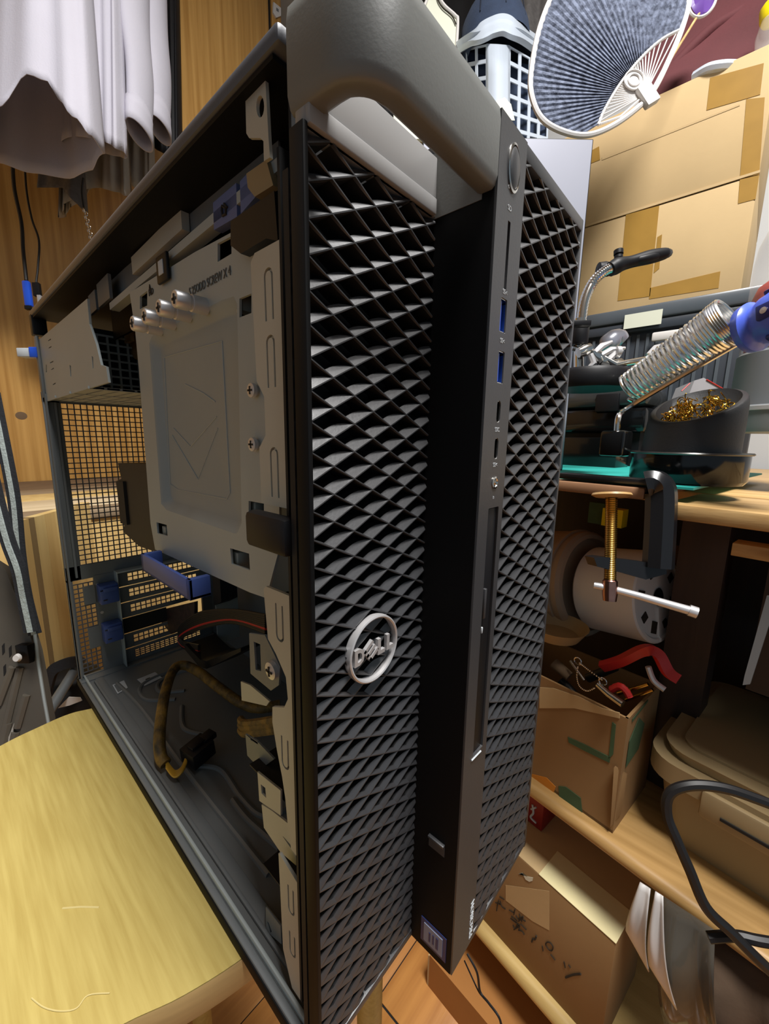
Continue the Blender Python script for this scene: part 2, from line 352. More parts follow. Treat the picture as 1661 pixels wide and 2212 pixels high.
obj('strip_backing', G().box((0.0692, YR + 0.010, 0.012), (0.0900, YR + 0.012, 0.392)), M['dark'], T)
pb = obj('power_button', G().lathe([(0.0, -0.0012), (0.0030, -0.0011), (0.0040, -0.0004), (0.0044, 0.002)][::1], (0.0795, YR - 0.0002, 0.3925), (0, 1, 0), 28, 1.75, (0, 0, 1)), M['bezel'], T)
obj('button_ring', G().lathe([(0.0046, 0.001), (0.0049, -0.0005), (0.0044, -0.0007), (0.0042, 0.001)], (0.0795, YR, 0.3925), (0, 1, 0), 28, 1.72, (0, 0, 1), cap=False), M['chrome'], pb)
for z, nm in ((0.3395, 'usb_port'), (0.3195, 'usb_port')):
    x = 0.0787 if z > .33 else .0795
    o = obj(nm, G().plate(rect(x - .0026, z - .0064, x + .0026, z + .0064), [rect(x - .0022, z - .006, x + .0022, z + .006)], lambda a, b, c: Vc((a, YR + 0.0004 + c, b)), 0.008), M['chrome'], T)
    obj('tongue', G().box((x - .0012, YR + .001, z - .0055), (x - .0001, YR + .009, z + .0055)), M['usbblue'], o)
for z in (0.3015, 0.286):
    o = obj('usb_c_port', G().plate(hole_slot(.08, z, .0034, .0092), [hole_slot(.08, z, .0028, .0086)], lambda a, b, c: Vc((a, YR + .0003 + c, b)), .007), M['chrome'], T)
    obj('tongue', G().box((.0797, YR + .0012, z - .0032), (.0803, YR + .007, z + .0032)), M['black'], o)
obj('audio_jack', G().lathe([(.0024, .004), (.0027, -.0004), (.0020, -.0006), (.0016, .0), (.0016, .006)], (.0805, YR, .2712), (0, 1, 0), 20, cap=False), M['chrome'], T)
dd = obj('disc_drive', G().box((.0766, YR + .0009, .1365), (.0858, YR + .007, .2595), .0004), M['black'], T)
obj('eject_button', G().box((.0776, YR - .0004, .208), (.0794, YR + .002, .2225), .0003), M['bezel'], dd)
obj('indicator', G().box((.0778, YR + .0002, .2005), (.0788, YR + .002, .2035), .0002), M['print'], dd)
def vtext(body, x, z, size, m=M['print'], name='printed_mark'):
    return obj(name, G().text(body, size, lambda a, b, c: Vc((x + a, YR - 0.00015 + c, z + b)), 0.0002), m, T)
for x, z, b in ((.0757, .3845, 'o'), (.0766, .3775, 'SD'), (.0768, .3475, 'SS<'), (.0772, .3290, 'SS<'), (.0775, .2932, 'SSC'), (.0778, .2782, 'SS<'), (.0795, .2640, 'n')):
    vtext(b, x, z, 0.0026)
# worn lettering that runs up the lower strip
obj('printed_name', G().text('PRECISION', 0.0052, lambda a, b, c: Vc((.0885 - b, YR - .0002 + c, .0125 + a)), 0.0003), M['print'], T)
obj('scratch', G().tube([ony(1018, 1643, YR - .0001), ony(1038, 1622, YR - .0001)], .0005, 5), M['print'], T)
st = obj('sticker', G().box((.0668, .0068, .0135), (.0673, .0232, .0292)), M['sticker'], T)
obj('sticker_centre', G().box((.0664, .0090, .0155), (.0670, .0210, .0272)), M['stickerw'], st)
obj('sticker_print', G().box((.0662, .0115, .0178), (.0666, .0130, .0250)).box((.0662, .0142, .0185), (.0666, .0152, .0246)).box((.0662, .0165, .0180), (.0666, .0175, .0240)), M['sticker'], st)
obj('release_latch', G().box((.0655, .0108, .0842), (.0675, .0205, .0856), .0003).box((.0669, .0108, .0782), (.0674, .0205, .0845)), M['bezel'], T)
# round emblem with letters
lg = frame((.0312, YL - .0022, .2022), (1, 0, 0), (0, 0, 1)); lq = lambda a, b, c: lg(a, b, -c)
em = obj('emblem_ring', G().lathe([(.0132, .0005), (.0134, -.0010), (.0140, -.0013), (.0146, -.0010), (.0148, .0005), (.0146, .0022), (.0134, .0022), (.0132, .0005)], (.0312, YL - .0012, .2022), (0, 1, 0), 56, cap=False), M['satin'], T)
th = .0016; g = G()
sp = [Vc((-.0120, 0)), ]
D = [(-.0118, -.0036), (-.0090, -.0036), (-.0070, -.0024), (-.0062, 0), (-.0070, .0024), (-.0090, .0036), (-.0118, .0036)]
Dh = [(-.0101, -.0020), (-.0090, -.0020), (-.0080, -.0013), (-.0077, 0), (-.0080, .0013), (-.0090, .0020), (-.0101, .0020)]
g.plate(D, [Dh], lq, th)
ca, sa = cos(radians(36)), sin(radians(36))
def rotE(u, v): return (-.0024 + u * ca - v * sa, .0 + u * sa + v * ca)
for rr in (rect(-.0030, -.0034, -.0016, .0034), rect(-.0030, .0020, .0034, .0034), rect(-.0030, -.0007, .0032, .0007), rect(-.0030, -.0034, .0034, -.0020)):
    g.plate([rotE(u, v) for u, v in rr], [], lq, th)
for x in (.0018, .0074):
    g.plate([(x, -.0036), (x + .0044, -.0036), (x + .0044, -.0019), (x + .0018, -.0019), (x + .0018, .0036), (x, .0036)], [], lq, th)
obj('emblem_letters', g, M['satin'], em)
for x in (.0165, .0445): obj('emblem_stalk', G().box((x, YL - .0008, .2005), (x + .0015, YL + .003, .2038)), M['bezel'], em)

# case shell
g = G().box((0.0, .0415, .4055), (XR, .482, .4110), .0016)
obj('top_cover', g, M['case'], T)
obj('top_inner_channel', G().box((.036, .046, .372), (.038, .350, .4035)).box((.0012, .046, .4035), (.160, .476, .4050)), M['matte'], T)
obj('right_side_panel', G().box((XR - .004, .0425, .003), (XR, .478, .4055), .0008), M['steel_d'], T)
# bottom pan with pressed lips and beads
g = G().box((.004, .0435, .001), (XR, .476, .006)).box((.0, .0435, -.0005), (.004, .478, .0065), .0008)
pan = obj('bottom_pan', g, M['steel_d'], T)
obj('bottom_edge', G().box((-.0008, .0435, -.003), (.0041, .4785, .0052), .0006), M['matte'], T)
obj('bottom_lip', G().box((.0042, .0440, .006), (.0062, .470, .0105), .0006), M['steel'], pan)
obj('bottom_ridge', G().box((.0105, .0440, .006), (.0130, .452, .0088), .0006).box((.0130, .044, .006), (.0205, .47, .0070), .0003), M['steel_d'], pan)
def bead(pts, r=.0024): return G().tube(smooth([(a, b, .0062) for a, b in pts], 8), r, 8)
for pts in ([(.062, .352), (.040, .375), (.045, .405), (.075, .412), (.11, .40)], [(.075, .36), (.056, .378), (.062, .398), (.085, .402), (.12, .39)],
            [(.036, .246), (.050, .225), (.048, .185), (.052, .158), (.075, .150)], [(.046, .130), (.042, .165), (.0425, .19)], [(.028, .43), (.032, .36), (.030, .25), (.031, .12)],
            [(.10, .36), (.105, .30), (.12, .26)], [(.062, .335), (.050, .30), (.060, .275)]):
    obj('pressed_bead', bead(pts), M['steel_d'], pan)
def paperlabel(pts, z=.0066): return G().prism([Vc((a, b, z)) for a, b in pts], (0, 0, .0003))
a = onz(243, 1480, .0066); b = onz(268, 1470, .0066); c = onz(276, 1486, .0066); d = onz(254, 1499, .0066)
lb = obj('warning_label', G().prism([a, b, c, d], (0, 0, .0003)), M['print'], pan)
q = (a + b + c + d) / 4
obj('label_print', G().prism([q + (x - q) * .82 for x in (a, (a + b) / 2, (c + d) / 2, d)][:4], (0, 0, .0005)), M['steel_d'], lb)
a = onz(296, 1468, .0066); b = onz(335, 1452, .0066); c = onz(350, 1464, .0066); d = onz(312, 1482, .0066)
lb = obj('info_label', G().prism([a, b, c, d], (0, 0, .0003)), M['print'], pan)
q = (a * .6 + b * .4 + c * .4 + d * .6) / 2
obj('label_print', G().prism([q + (x - q) * .25 for x in (a, b, c, d)], (0, 0, .0005)), M['ink'], lb)
for x, y in ((.02, .08), (.02, .40), (.14, .08), (.14, .40)):
    obj('rubber_foot', G().lathe([(.008, -.003), (.009, .001)], (x, y, 0), (0, 0, 1), 16), M['wire'], T)

# rear panel, really perforated
def perf(g, x0, x1, z0, z1, nx, nz, bar_, y, t):
    dx = (x1 - x0) / nx; dz = (z1 - z0) / nz
    for i in range(nx + 1): g.box((x0 + i * dx - bar_ / 2, y, z0), (x0 + i * dx + bar_ / 2, y + t, z1))
    for j in range(nz + 1): g.box((x0, y + t * .1, z0 + j * dz - bar_ / 2), (x1, y + t * .9, z0 + j * dz + bar_ / 2))
    return g
RY = .470
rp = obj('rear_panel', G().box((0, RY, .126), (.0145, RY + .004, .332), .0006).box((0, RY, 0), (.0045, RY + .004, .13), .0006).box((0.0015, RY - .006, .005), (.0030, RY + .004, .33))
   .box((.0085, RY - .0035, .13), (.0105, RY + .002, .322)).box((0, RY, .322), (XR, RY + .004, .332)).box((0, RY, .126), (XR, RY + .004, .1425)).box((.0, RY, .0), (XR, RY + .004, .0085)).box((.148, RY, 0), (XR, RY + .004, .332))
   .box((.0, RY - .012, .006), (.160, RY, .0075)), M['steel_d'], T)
obj('rear_mesh', perf(G(), .0145, .148, .1425, .322, 23, 31, .00105, RY + .001, .0012), M['case'], rp)
# lower left part of the rear: fine mesh and slot post
obj('lower_rear_mesh', perf(G(), .0050, .0250, .0125, .121, 4, 20, .0011, RY + .001, .0012), M['case'], rp)
g = G().box((.0250, RY - .0005, .006), (.0465, RY + .0025, .128)).box((.014, RY - .0005, .095), (.0265, RY + .002, .117)).box((.014, RY - .0005, .04), (.0265, RY + .002, .066))
g.box((.0, RY, .006), (.0055, RY + .003, .128))
obj('slot_post', g, M['steel_d'], rp)
obj('slot_post_edge', G().box((.0455, RY - .012, .008), (.0468, RY, .130), .0004).box((.046, RY - .012, .128), (.15, RY, .1296), .0004), M['steel'], rp)
for i in range(6):
    z1 = .1265 - i * .0203; z0 = z1 - .0190
    if i == 3: continue
    o = obj('slot_cover', G().box((.0472, RY - .001, z0), (.0590, RY + .0005, z1), .0004).box((.142, RY - .001, z0), (.1575, RY + .0005, z1)).box((.059, RY - .001, z0), (.142, RY + .0005, z0 + .0050)).box((.059, RY - .001, z1 - .0035), (.142, RY + .0005, z1)), M['steel_d'], rp)
    obj('slot_vent', perf(G(), .059, .142, z0 + .0050, z1 - .0035, 14, 2 if i < 5 else 4, .0011, RY - .0006, .001), M['case'], o)
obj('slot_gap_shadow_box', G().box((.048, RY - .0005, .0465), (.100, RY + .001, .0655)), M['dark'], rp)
for z in (.1065, .0580):
    o = obj('slot_clip', G().box((.0265, RY - .0155, z - .0115), (.0455, RY - .001, z + .0115), .0015).box((.030, RY - .018, z + .004), (.044, RY - .015, z + .0085), .0005), M['blue'], T)
    obj('clip_slit', G().box((.0270, RY - .0163, z + .0055), (.0345, RY - .0150, z + .0068)).box((.0290, RY - .0163, z - .0065), (.033, RY - .0150, z - .0052)), M['chrome'], o)
for x, z in ((.0285, .1165), (.0295, .0815)):
    obj('rivet', G().lathe([(.0016, -.001), (.0018, .0005)], (x, RY - .0005, z), (0, -1, 0), 12), M['satin'], rp)

# power supply side plate at the rear, with its grille behind
pp = [onx(x, y, .003) for x, y in ((74, 742), (110, 712), (188, 645), (193, 700), (208, 745), (218, 788), (229, 792), (234, 826), (98, 868), (88, 820))]
sl = []
o = obj('power_supply_plate', G().plate([(p.y, p.z) for p in pp], [[(onx(x + a, y + b, .003).y, onx(x + a, y + b, .003).z) for a, b in s] for x, y, s in
   ((107, 733, [(-3, 2), (3, -2), (3, 1), (-3, 4)]), (108, 749, [(-3, 2), (3, -2), (3, 1), (-3, 4)]), (111, 781, [(-3, 2), (4, -2), (4, 1), (-3, 4)]), (113, 796, [(-3, 2), (3, -2), (3, 1), (-3, 3)]),
    (117, 828, [(-3, 2), (3, -2), (3, 1), (-3, 4)]), (152, 802, [(-2, -14), (1, -12), (2, 10), (0, 12)]), (100, 797, [(-1, -10), (1, -8), (1, 8), (-1, 7)]), (200, 783, [(-2, -14), (1, -12), (2, 12), (0, 14)]), (91, 803, [(-2, -4), (2, -4), (2, 4), (-2, 4)]))],
   lambda a, b, c: Vc((.003 + c, a, b)), .0015), M['steel'], T)
obj('plate_fold', G().box((.0005, RY - .004, .326), (.003, RY + .006, .386), .0005), M['steel_d'], T)
obj('power_supply_grille', perf(G(), .016, .085, .327, .374, 9, 7, .0016, .350, .002), M['steel'], T)
obj('power_supply_body', G().box((.014, .356, .3275), (.150, .465, .380)), M['dark'], T)
g = G()
for i in range(14): g.box((.004 + i * .0105, .30, .3240), (.0125 + i * .0105, RY, .3252))
for y in (.30, .36, .42, .466): g.box((.002, y, .3236), (.160, y + .004, .3256))
obj('power_supply_shelf', g, M['steel'], T)
# brown plastic fan corner with white clip
obj('plug_block', G().prism([onx(x, y, .05) for x, y in ((262, 672), (292, 650), (300, 780), (290, 774), (270, 752))], (.02, 0, 0)), M['card2'], T)
obj('white_clip', G().box(onx(258, 752, .045) - Vc((0, .006, 0)), onx(262, 705, .045) + Vc((.003, .006, 0)), .001).box(onx(272, 735, .045) - Vc((0, .012, .002)), onx(272, 735, .045) + Vc((.003, .004, .004))), M['beige'], T)

# 5.25 inch bay plate: stepped pressing, printed text, thumb screws
PX = .015
def pz(x, y): p = onx(x, y, PX); return (p.y, p.z)
fr = lambda a, b, c: Vc((PX + c, a, b))
outl = [pz(*q) for q in ((280, 632), (420, 545), (500, 502), (520, 500), (560, 560), (598, 540), (604, 1182), (575, 1292), (540, 1280), (335, 1187), (325, 1130), (300, 800), (292, 715))]
def qd(*pts): return [pz(*p) for p in pts]
depr = [pz(*q) for q in ((322, 742), (328, 726), (480, 648), (505, 640), (512, 655), (522, 1130), (512, 1152), (505, 1152), (360, 1102), (348, 1088))]
hl = [depr, qd((302, 640), (318, 628), (318, 660), (302, 668)), qd((343, 592), (366, 578), (366, 602), (346, 614)), qd((470, 526), (500, 510), (500, 548), (470, 566)),
      qd((517, 645), (543, 634), (543, 676), (517, 686)), qd((338, 1128), (360, 1134), (362, 1158), (340, 1152)), qd((497, 1184), (538, 1196), (540, 1232), (500, 1218)), qd((537, 1082), (570, 1088), (570, 1112), (537, 1104))]
bay = obj('drive_bay_plate', G().plate(outl, hl, fr, .0012), M['steel'], T)
dp = [Vc((a, b, 0)) for a, b in depr]; cxm = sum(p.x for p in dp) / len(dp); czm = sum(p.y for p in dp) / len(dp)
g = G(); n = len(dp); vs = []
for s, dpt in ((1.0, .0), (.975, .0006), (.91, .0038), (.885, .0042)):
    vs += [fr(cxm + (p.x - cxm) * s, czm + (p.y - czm) * s, dpt) for p in dp]
vs.append(fr(cxm, czm, .0042))
g.add(vs, [(r * n + k, r * n + (k + 1) % n, (r + 1) * n + (k + 1) % n, (r + 1) * n + k) for r in range(3) for k in range(n)] + [(3 * n + k, 3 * n + (k + 1) % n, 4 * n) for k in range(n)])
obj('pressed_recess', g, M['steel2'], bay, 60)
XI = PX + .0041
def ln(pts, r=.0003): return G().tube([onx(x, y, XI) for x, y in pts], r, 6)
obj('embossed_outline', ln([(355, 772), (480, 737), (497, 1065), (490, 1078), (385, 1058), (368, 1045), (355, 772)]), M['steel'], bay)
obj('embossed_arrow', ln([(375, 925), (412, 965), (468, 900)]).add(*(lambda q: (q.v, q.f))(ln([(372, 940), (428, 1035), (470, 925)]))).add(*(lambda q: (q.v, q.f))(ln([(400, 830), (440, 850), (465, 868)]))), M['steel'], bay)
for i in range(4):
    bx, by = ((285, 698), (311, 683), (342, 664), (376, 645))[i]
    p = onx(bx, by, PX - .0145); k = 1.0
    o = obj('thumb_screw', G().lathe([(.0036, .0), (.0040, .0006), (.0040, .0062), (.0034, .0066), (.0034, .0074), (.0040, .0078), (.0040, .0150)], p, (1, 0, 0), 20), M['satin'], bay)
    obj('cross_recess', G().box(p + Vc((-.0004, -.0022, -.0005)), p + Vc((.0002, .0022, .0005))).box(p + Vc((-.0004, -.0005, -.0022)), p + Vc((.0002, .0005, .0022))), M['ink'], o)
A = onx(408, 640, PX - .0004); B = onx(508, 588, PX - .0004); du = (B - A).normalized(); tw = .0056
obj('printed_text', G().text('5.25ODD SCREW X 4', tw, lambda a, b, c: A + du * a * .82 + Vc((0, 0, b)) + Vc((c, 0, 0)), .0003), M['engrave'], bay)
A2 = onx(321, 640, PX - .0004)
obj('printed_mark', G().text('A', .005, lambda a, b, c: onx(321, 629, PX - .0004) - Vc((0, a, 0)) + Vc((c, 0, b)), .0003).text('HD', .005, lambda a, b, c: A2 - Vc((0, a, 0)) + Vc((c, 0, b)), .0003), M['ink'], bay)
for x, y in ((541, 843), (543, 960)):
    p = onx(x, y, PX - .003)
    o = obj('screw', G().lathe([(.0012, -.0004), (.0030, .0), (.0032, .0014), (.0022, .003)], p, (1, 0, 0), 16), M['satin'], bay)
    obj('cross_recess', G().box(p + Vc((-.0006, -.0017, -.0004)), p + Vc((0, .0017, .0004))).box(p + Vc((-.0006, -.0004, -.0017)), p + Vc((0, .0004, .0017))), M['ink'], o)
for x, y, s in ((364, 1146, .006), (518, 1205, .007), (556, 1097, .006), (530, 660, .006), (310, 655, .005), (354, 600, .005)):
    p = onx(x, y, PX + .006); obj('bay_tab', G().obox(p, (.003, s * .5, s * .55), None, .0004), M['steel_f'], bay)
# blue latch under the bay
a = onx(335, 1188, PX - .004); b = onx(443, 1248, PX - .004)
g = G().box((PX - .013, b.y, a.z - .0125), (PX - .011, a.y, a.z - .0005), .0004).box((PX - .013, b.y, a.z - .0125), (PX - .001, b.y + .004, a.z - .0005), .0004).box((PX - .013, a.y - .004, a.z - .0125), (PX - .001, a.y, a.z - .0005), .0004).box((PX - .013, b.y, a.z - .0125), (PX - .001, a.y, a.z - .0105), .0004)
obj('bay_latch', g, M['blue'], T)['label'] = 'blue plastic latch'

# front flange with the U-shaped slits
FX = .0065
def fz(x, y): p = onx(x, y, FX); return (p.y, p.z)
def ushape(cy, z0, z1, w=.0058, t=.0011, up=False):
    s = -1 if up else 1; h = w / 2; pts = []
    o1 = [(cy + h * cos(a), (z0 if not up else z1) - s * (h * sin(a)) + s * h) for a in [pi * k / 8 for k in range(9)]]
    i1 = [(cy + (h - t) * cos(a), (z0 if not up else z1) - s * ((h - t) * sin(a)) + s * h) for a in [pi * k / 8 for k in range(8, -1, -1)]]
    e = z1 if not up else z0
    return [(cy + h, e)] + o1 + [(cy - h, e), (cy - h + t, e)] + i1 + [(cy + h - t, e)]
up_ = [fz(543, 560), fz(560, 540), fz(604, 545), fz(604, 1110), fz(545, 1095)]
yl, yr = .0730, .0530
o1 = [(yl - .001, .3545), (yl - .004, .357), (yr, .357), (yr, .262), (yl - .002, .262), (yl - .002, .285), (yl - .007, .290), (yl - .007, .305), (yl - .002, .311)]
obj('flange', G().plate(o1, [ushape(.0605, .332, .350, up=True), ushape(.0605, .308, .327, up=True), ushape(.0605, .2655, .2855, up=True)], lambda a, b, c: Vc((FX + c, a, b)), .0014), M['steel_f'], T)
o2 = [(.0720, .224), (.0700, .2255), (yr, .226), (yr, .099), (.0570, .0995), (.0590, .110), (.0605, .125), (.0625, .135), (.0660, .147), (.0690, .160), (.0685, .168), (.0590, .1725), (.0560, .178), (.0570, .188), (.0640, .196), (.0700, .201)]
obj('flange', G().plate(o2, [ushape(.0605, .203, .220), ushape(.0595, .141, .157)], lambda a, b, c: Vc((FX + c, a, b)), .0014), M['steel_f'], T)
o3 = [(.0680, .088), (.0670, .0885), (yr, .0840), (yr, .012), (.0600, .012), (.0640, .022), (.0670, .030)]
obj('flange', G().plate(o3, [ushape(.0585, .060, .076, .0052), ushape(.0585, .034, .048, .0052)], lambda a, b, c: Vc((FX + c, a, b)), .0014), M['steel_f'], T)
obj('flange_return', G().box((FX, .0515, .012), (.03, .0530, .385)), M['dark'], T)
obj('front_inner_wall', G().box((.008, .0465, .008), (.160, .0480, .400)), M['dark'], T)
obj('side_clip', G().box((-.0015, .0435, .2450), (.006, .0720, .2600), .0025), M['black'], T)
# lower front bracket with a screw, and the pale drive cage plates
def xpoly(x, t, pts): return G().prism([onx(a, b, x) for a, b in pts], (t, 0, 0))
br = obj('screw_bracket', G().plate([(onx(a, b, .012).y, onx(a, b, .012).z) for a, b in ((538, 1368), (572, 1372), (605, 1440), (602, 1480), (585, 1492), (541, 1455))],
   [[(onx(a, b, .012).y, onx(a, b, .012).z) for a, b in ((548, 1386), (562, 1392), (564, 1450), (552, 1447))]], lambda a, b, c: Vc((.012 + c, a, b)), .001), M['steel_d'], T)
p = onx(583, 1450, .010); o = obj('screw', G().lathe([(.0015, -.0006), (.0042, 0), (.0046, .0022)], p, (1, 0, 0), 18), M['satin'], br)
obj('cross_recess', G().box(p + Vc((-.0009, -.0024, -.0005)), p + Vc((0, .0024, .0005))).box(p + Vc((-.0009, -.0005, -.0024)), p + Vc((0, .0005, .0024))), M['ink'], o)
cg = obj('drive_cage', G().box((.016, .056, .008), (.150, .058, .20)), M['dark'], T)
def cplate(nm, x, pts, hole=None, m=M['steel_f']):
    f2 = lambda p: (onx(p[0], p[1], x).y, onx(p[0], p[1], x).z)
    return obj(nm, G().plate([f2(p) for p in pts], [[f2(p) for p in h] for h in (hole or [])], lambda a, b, c: Vc((x + c, a, b)), .001), m, cg)
cplate('cage_plate', .03, ((520, 1472), (540, 1480), (582, 1515), (575, 1525), (522, 1513)))
cplate('cage_plate', .022, ((530, 1586), (560, 1606), (592, 1640), (562, 1662), (534, 1632)), [((540, 1592), (556, 1602), (557, 1608), (541, 1598))], M['steel_d'])
cplate('cage_plate', .0125, ((556, 1668), (606, 1708), (606, 1762), (560, 1730)), [((563, 1694), (573, 1702), (575, 1724), (565, 1714))])
cplate('cage_plate', .0122, ((565, 1738), (588, 1752), (636, 1790), (640, 1870), (605, 1840), (570, 1788)), [((610, 1806), (613, 1808), (630, 1828), (628, 1832))])
cplate('cage_plate', .0125, ((574, 1960), (606, 2000), (608, 2040), (574, 2010)), [((577, 1990), (580, 1993), (587, 2012), (583, 2016))], M['steel_d'])
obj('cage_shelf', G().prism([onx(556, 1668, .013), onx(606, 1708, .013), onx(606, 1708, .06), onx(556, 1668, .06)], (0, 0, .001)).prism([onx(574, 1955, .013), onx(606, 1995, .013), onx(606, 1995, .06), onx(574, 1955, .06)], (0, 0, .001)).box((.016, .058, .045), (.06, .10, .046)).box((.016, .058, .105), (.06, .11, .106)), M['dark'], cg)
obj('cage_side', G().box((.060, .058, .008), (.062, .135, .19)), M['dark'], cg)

# inside of the top: rails, brackets, blue tabs, black clip
def strip(x, a, b, h, t=.002): A = onx(a[0], a[1], x); B = onx(b[0], b[1], x); return G().prism([A, B, B - Vc((0, 0, h)), A - Vc((0, 0, h))], (t, 0, 0))
obj('top_rail', strip(.016, (236, 655), (600, 338), .0045, .006), M['steel'], T)
obj('pale_rail', strip(.0175, (283, 556), (390, 448), .010, .004), M['steel_f'], T)
obj('rail_web', strip(.022, (236, 610), (600, 270), .020, .001), M['steel_d'], T)
obj('rail_bracket', strip(.0145, (208, 615), (232, 590), .016).add(*(lambda q: (q.v, q.f))(strip(.0145, (190, 640), (204, 625), .014))), M['steel_d'], T)
p = [(onx(a, b, .004).y, onx(a, b, .004).z) for a, b in ((530, 214), (573, 172), (580, 300), (583, 340), (570, 348), (569, 305), (562, 298), (538, 298), (532, 288))]
s = [(onx(562 + 8.5 * cos(k * pi / 8), 230 + 24 * sin(k * pi / 8), .004).y, onx(562 + 8.5 * cos(k * pi / 8), 230 + 24 * sin(k * pi / 8), .004).z) for k in range(16)]
obj('front_bracket', G().plate(p, [s], lambda a, b, c: Vc((.004 + c, a, b)), .0012), M['steel_f'], T)
obj('front_bracket_pad', xpoly(.014, .003, ((532, 375), (575, 345), (590, 400), (550, 425), (535, 405))), M['beige'], T)
bt = obj('release_tab', xpoly(.016, .004, ((460, 438), (510, 395), (512, 468), (462, 497))).add(*(lambda q: (q.v, q.f))(xpoly(.016, .004, ((518, 392), (540, 368), (552, 425), (520, 462))))), M['bluetab'], T)
obj('tab_mark', G().tube([onx(a, b, .0157) for a, b in ((480, 445), (488, 450), (488, 462), (481, 466), (479, 455))], .0006, 6, closed=True).tube([onx(a, b, .0157) for a, b in ((484, 440), (491, 448))], .0005, 6), M['ink'], bt)
obj('black_latch', xpoly(.009, .004, ((498, 478), (520, 462), (592, 412), (600, 520), (575, 515), (520, 548), (498, 530))), M['black'], T)
p = onx(352, 580, .0135)
lk = obj('lock_badge', G().obox(p, (.001, .0075, .0070), None, .001), M['black'], T)
obj('lock_mark', G().obox(p + Vc((-.0011, 0, .0002)), (.0003, .0032, .0036), None, .0002), M['print'], lk)
# black air shroud behind the bay
g = G().prism([onx(a, b, .03) for a, b in ((254, 1000), (325, 1003), (345, 1195), (300, 1180), (268, 1150), (268, 1132), (262, 1130), (250, 1040), (262, 1034))], (.055, 0, 0))
obj('air_shroud', g, M['black'], T)
obj('shroud_rib', G().prism([onx(a, b, .028) for a, b in ((251, 1040), (265, 1040), (274, 1134), (260, 1130))], (.006, 0, 0)), M['dark'], T)
# dark tangle behind the slots: tray, board, bracket and wires
obj('pale_bracket', G().box((.122, .372, .040), (.150, .374, .118)), M['steel'], T)
obj('connector_tray', G().prism([onx(a, b, .085) for a, b in ((400, 1392), (432, 1425), (446, 1428), (520, 1400), (520, 1408), (446, 1445), (430, 1440), (398, 1402))], (.035, 0, 0)), M['black'], T)
obj('circuit_card', G().prism([onx(a, b, .10) for a, b in ((330, 1322), (420, 1300), (420, 1335), (370, 1370))], (.004, 0, 0)), M['pcb'], T)
obj('rear_fan_housing', G().prism([onx(a, b, .12) for a, b in ((455, 1180), (470, 1180), (478, 1300), (462, 1308))], (.02, 0, 0)), M['dark'], T)
for i in range(9):
    w = i * 3.3
    pts = [onx(575, 1330 + w * 1.4, .085), onx(500, 1318 + w, .09), onx(430, 1325 + w * 1.3, .09), onx(388, 1355 + w, .09), onx(395, 1385 + w * .5, .09), onx(430, 1395 + w * .5, .09)]
    obj('drive_wire', G().tube(smooth(pts, 6), .0016, 6), M['red'] if i == 6 else M['wire'], T)
# the sleeved power cable and its plug
cp = [onz(605, 1522, .034), onz(560, 1530, .033), onz(520, 1518, .034), onz(470, 1483, .040), onz(430, 1452, .046), onz(398, 1437, .050), onz(375, 1447, .050), onz(356, 1500, .044), onz(345, 1580, .032), onz(347, 1632, .020), onz(358, 1650, .016)]
pcb_ = obj('power_cable', G().tube(smooth(cp, 8), [.0048] * 81, 10), M['yel'], T)
g = G()
for i in range(4):
    g.tube(smooth([onz(360, 1646 + i * 4, .016), onz(377, 1666 + i * 4, .014), onz(393, 1658 + i * 3, .016), onz(402, 1638 + i * 3, .018)], 5), .0011, 6)
obj('yellow_wires', g, M['yelw'], pcb_, kind='stuff')
A = onz(404, 1642, .018); B = onz(450, 1604, .020); ax = (B - A).normalized(); s1 = ax.cross(Vc((0, 0, 1))).normalized(); s2 = ax.cross(s1)
obj('cable_plug', G().obox((A + B) / 2, ((B - A).length / 2, .0095, .0070), (ax, s1, s2), .0008).obox(B + s2 * -.006, (.006, .005, .0025), (ax, s1, s2), .0005).obox(A + ax * .01 - s2 * .008, (.006, .004, .0015), (ax, s1, s2), .0004), M['black'], pcb_)
for dz, y0 in ((0, 1552), (1, 1562), (2, 1574)):
    obj('yellow_wire', G().tube(smooth([onx(610, y0, .05), onx(560, y0 + 8, .05), onx(528, y0 + 10, .052), onx(520, y0 + 2, .055)], 6), .003, 8), M['yel'], T)
up = [onx(50, 755, .02) , ]
p = ony(60, 763, RY + .012)
us = obj('usb_plug', G().obox(p, (.007, .005, .0042), (RGT, Vc((RGT.y, -RGT.x, 0)).normalized(), ZZ), .0006), M['print'], T)
obj('plug_sleeve', G().obox(p + RGT * .010, (.004, .006, .0050), (RGT, Vc((RGT.y, -RGT.x, 0)).normalized(), ZZ), .0008), M['usbblue'], us)
obj('rear_corner_cap', G().box((.0, RY + .002, .388), (.012, RY + .014, .408), .001), M['black'], T)

# ------------------------------------------------------------------ the round stool under the tower
SZ = -.003
S = thing('round_stool', 'round pale yellow wood stool carrying the computer tower', 'stool', (-.03, .26, FZ))
ol = smooth([(.004, .414), (-.019, .4225), (-.045, .4205), (-.073, .4145), (-.115, .395), (-.16, .350), (-.188, .28), (-.178, .21), (-.135, .155), (-.095, .1335), (-.055, .1195), (-.029, .1075), (.004, .098), (.05, .092), (.095, .105), (.125, .15), (.135, .25), (.12, .33), (.07, .39)], 5, True)
TH = .020
obj('tabletop', G().prism([Vc((p.x, p.y, SZ - TH)) for p in ol], (0, 0, TH)), M['table'], S)
c0 = Vc((-.03, .26, 0)); g = G(); n = len(ol); vs = []
for s, z in ((1.002, SZ - .0002), (1.0045, SZ - .002), (1.0045, SZ - TH + .001), (1.0, SZ - TH - .0003)):
    vs += [c0 + (p - c0) * s + Vc((0, 0, z)) for p in ol]
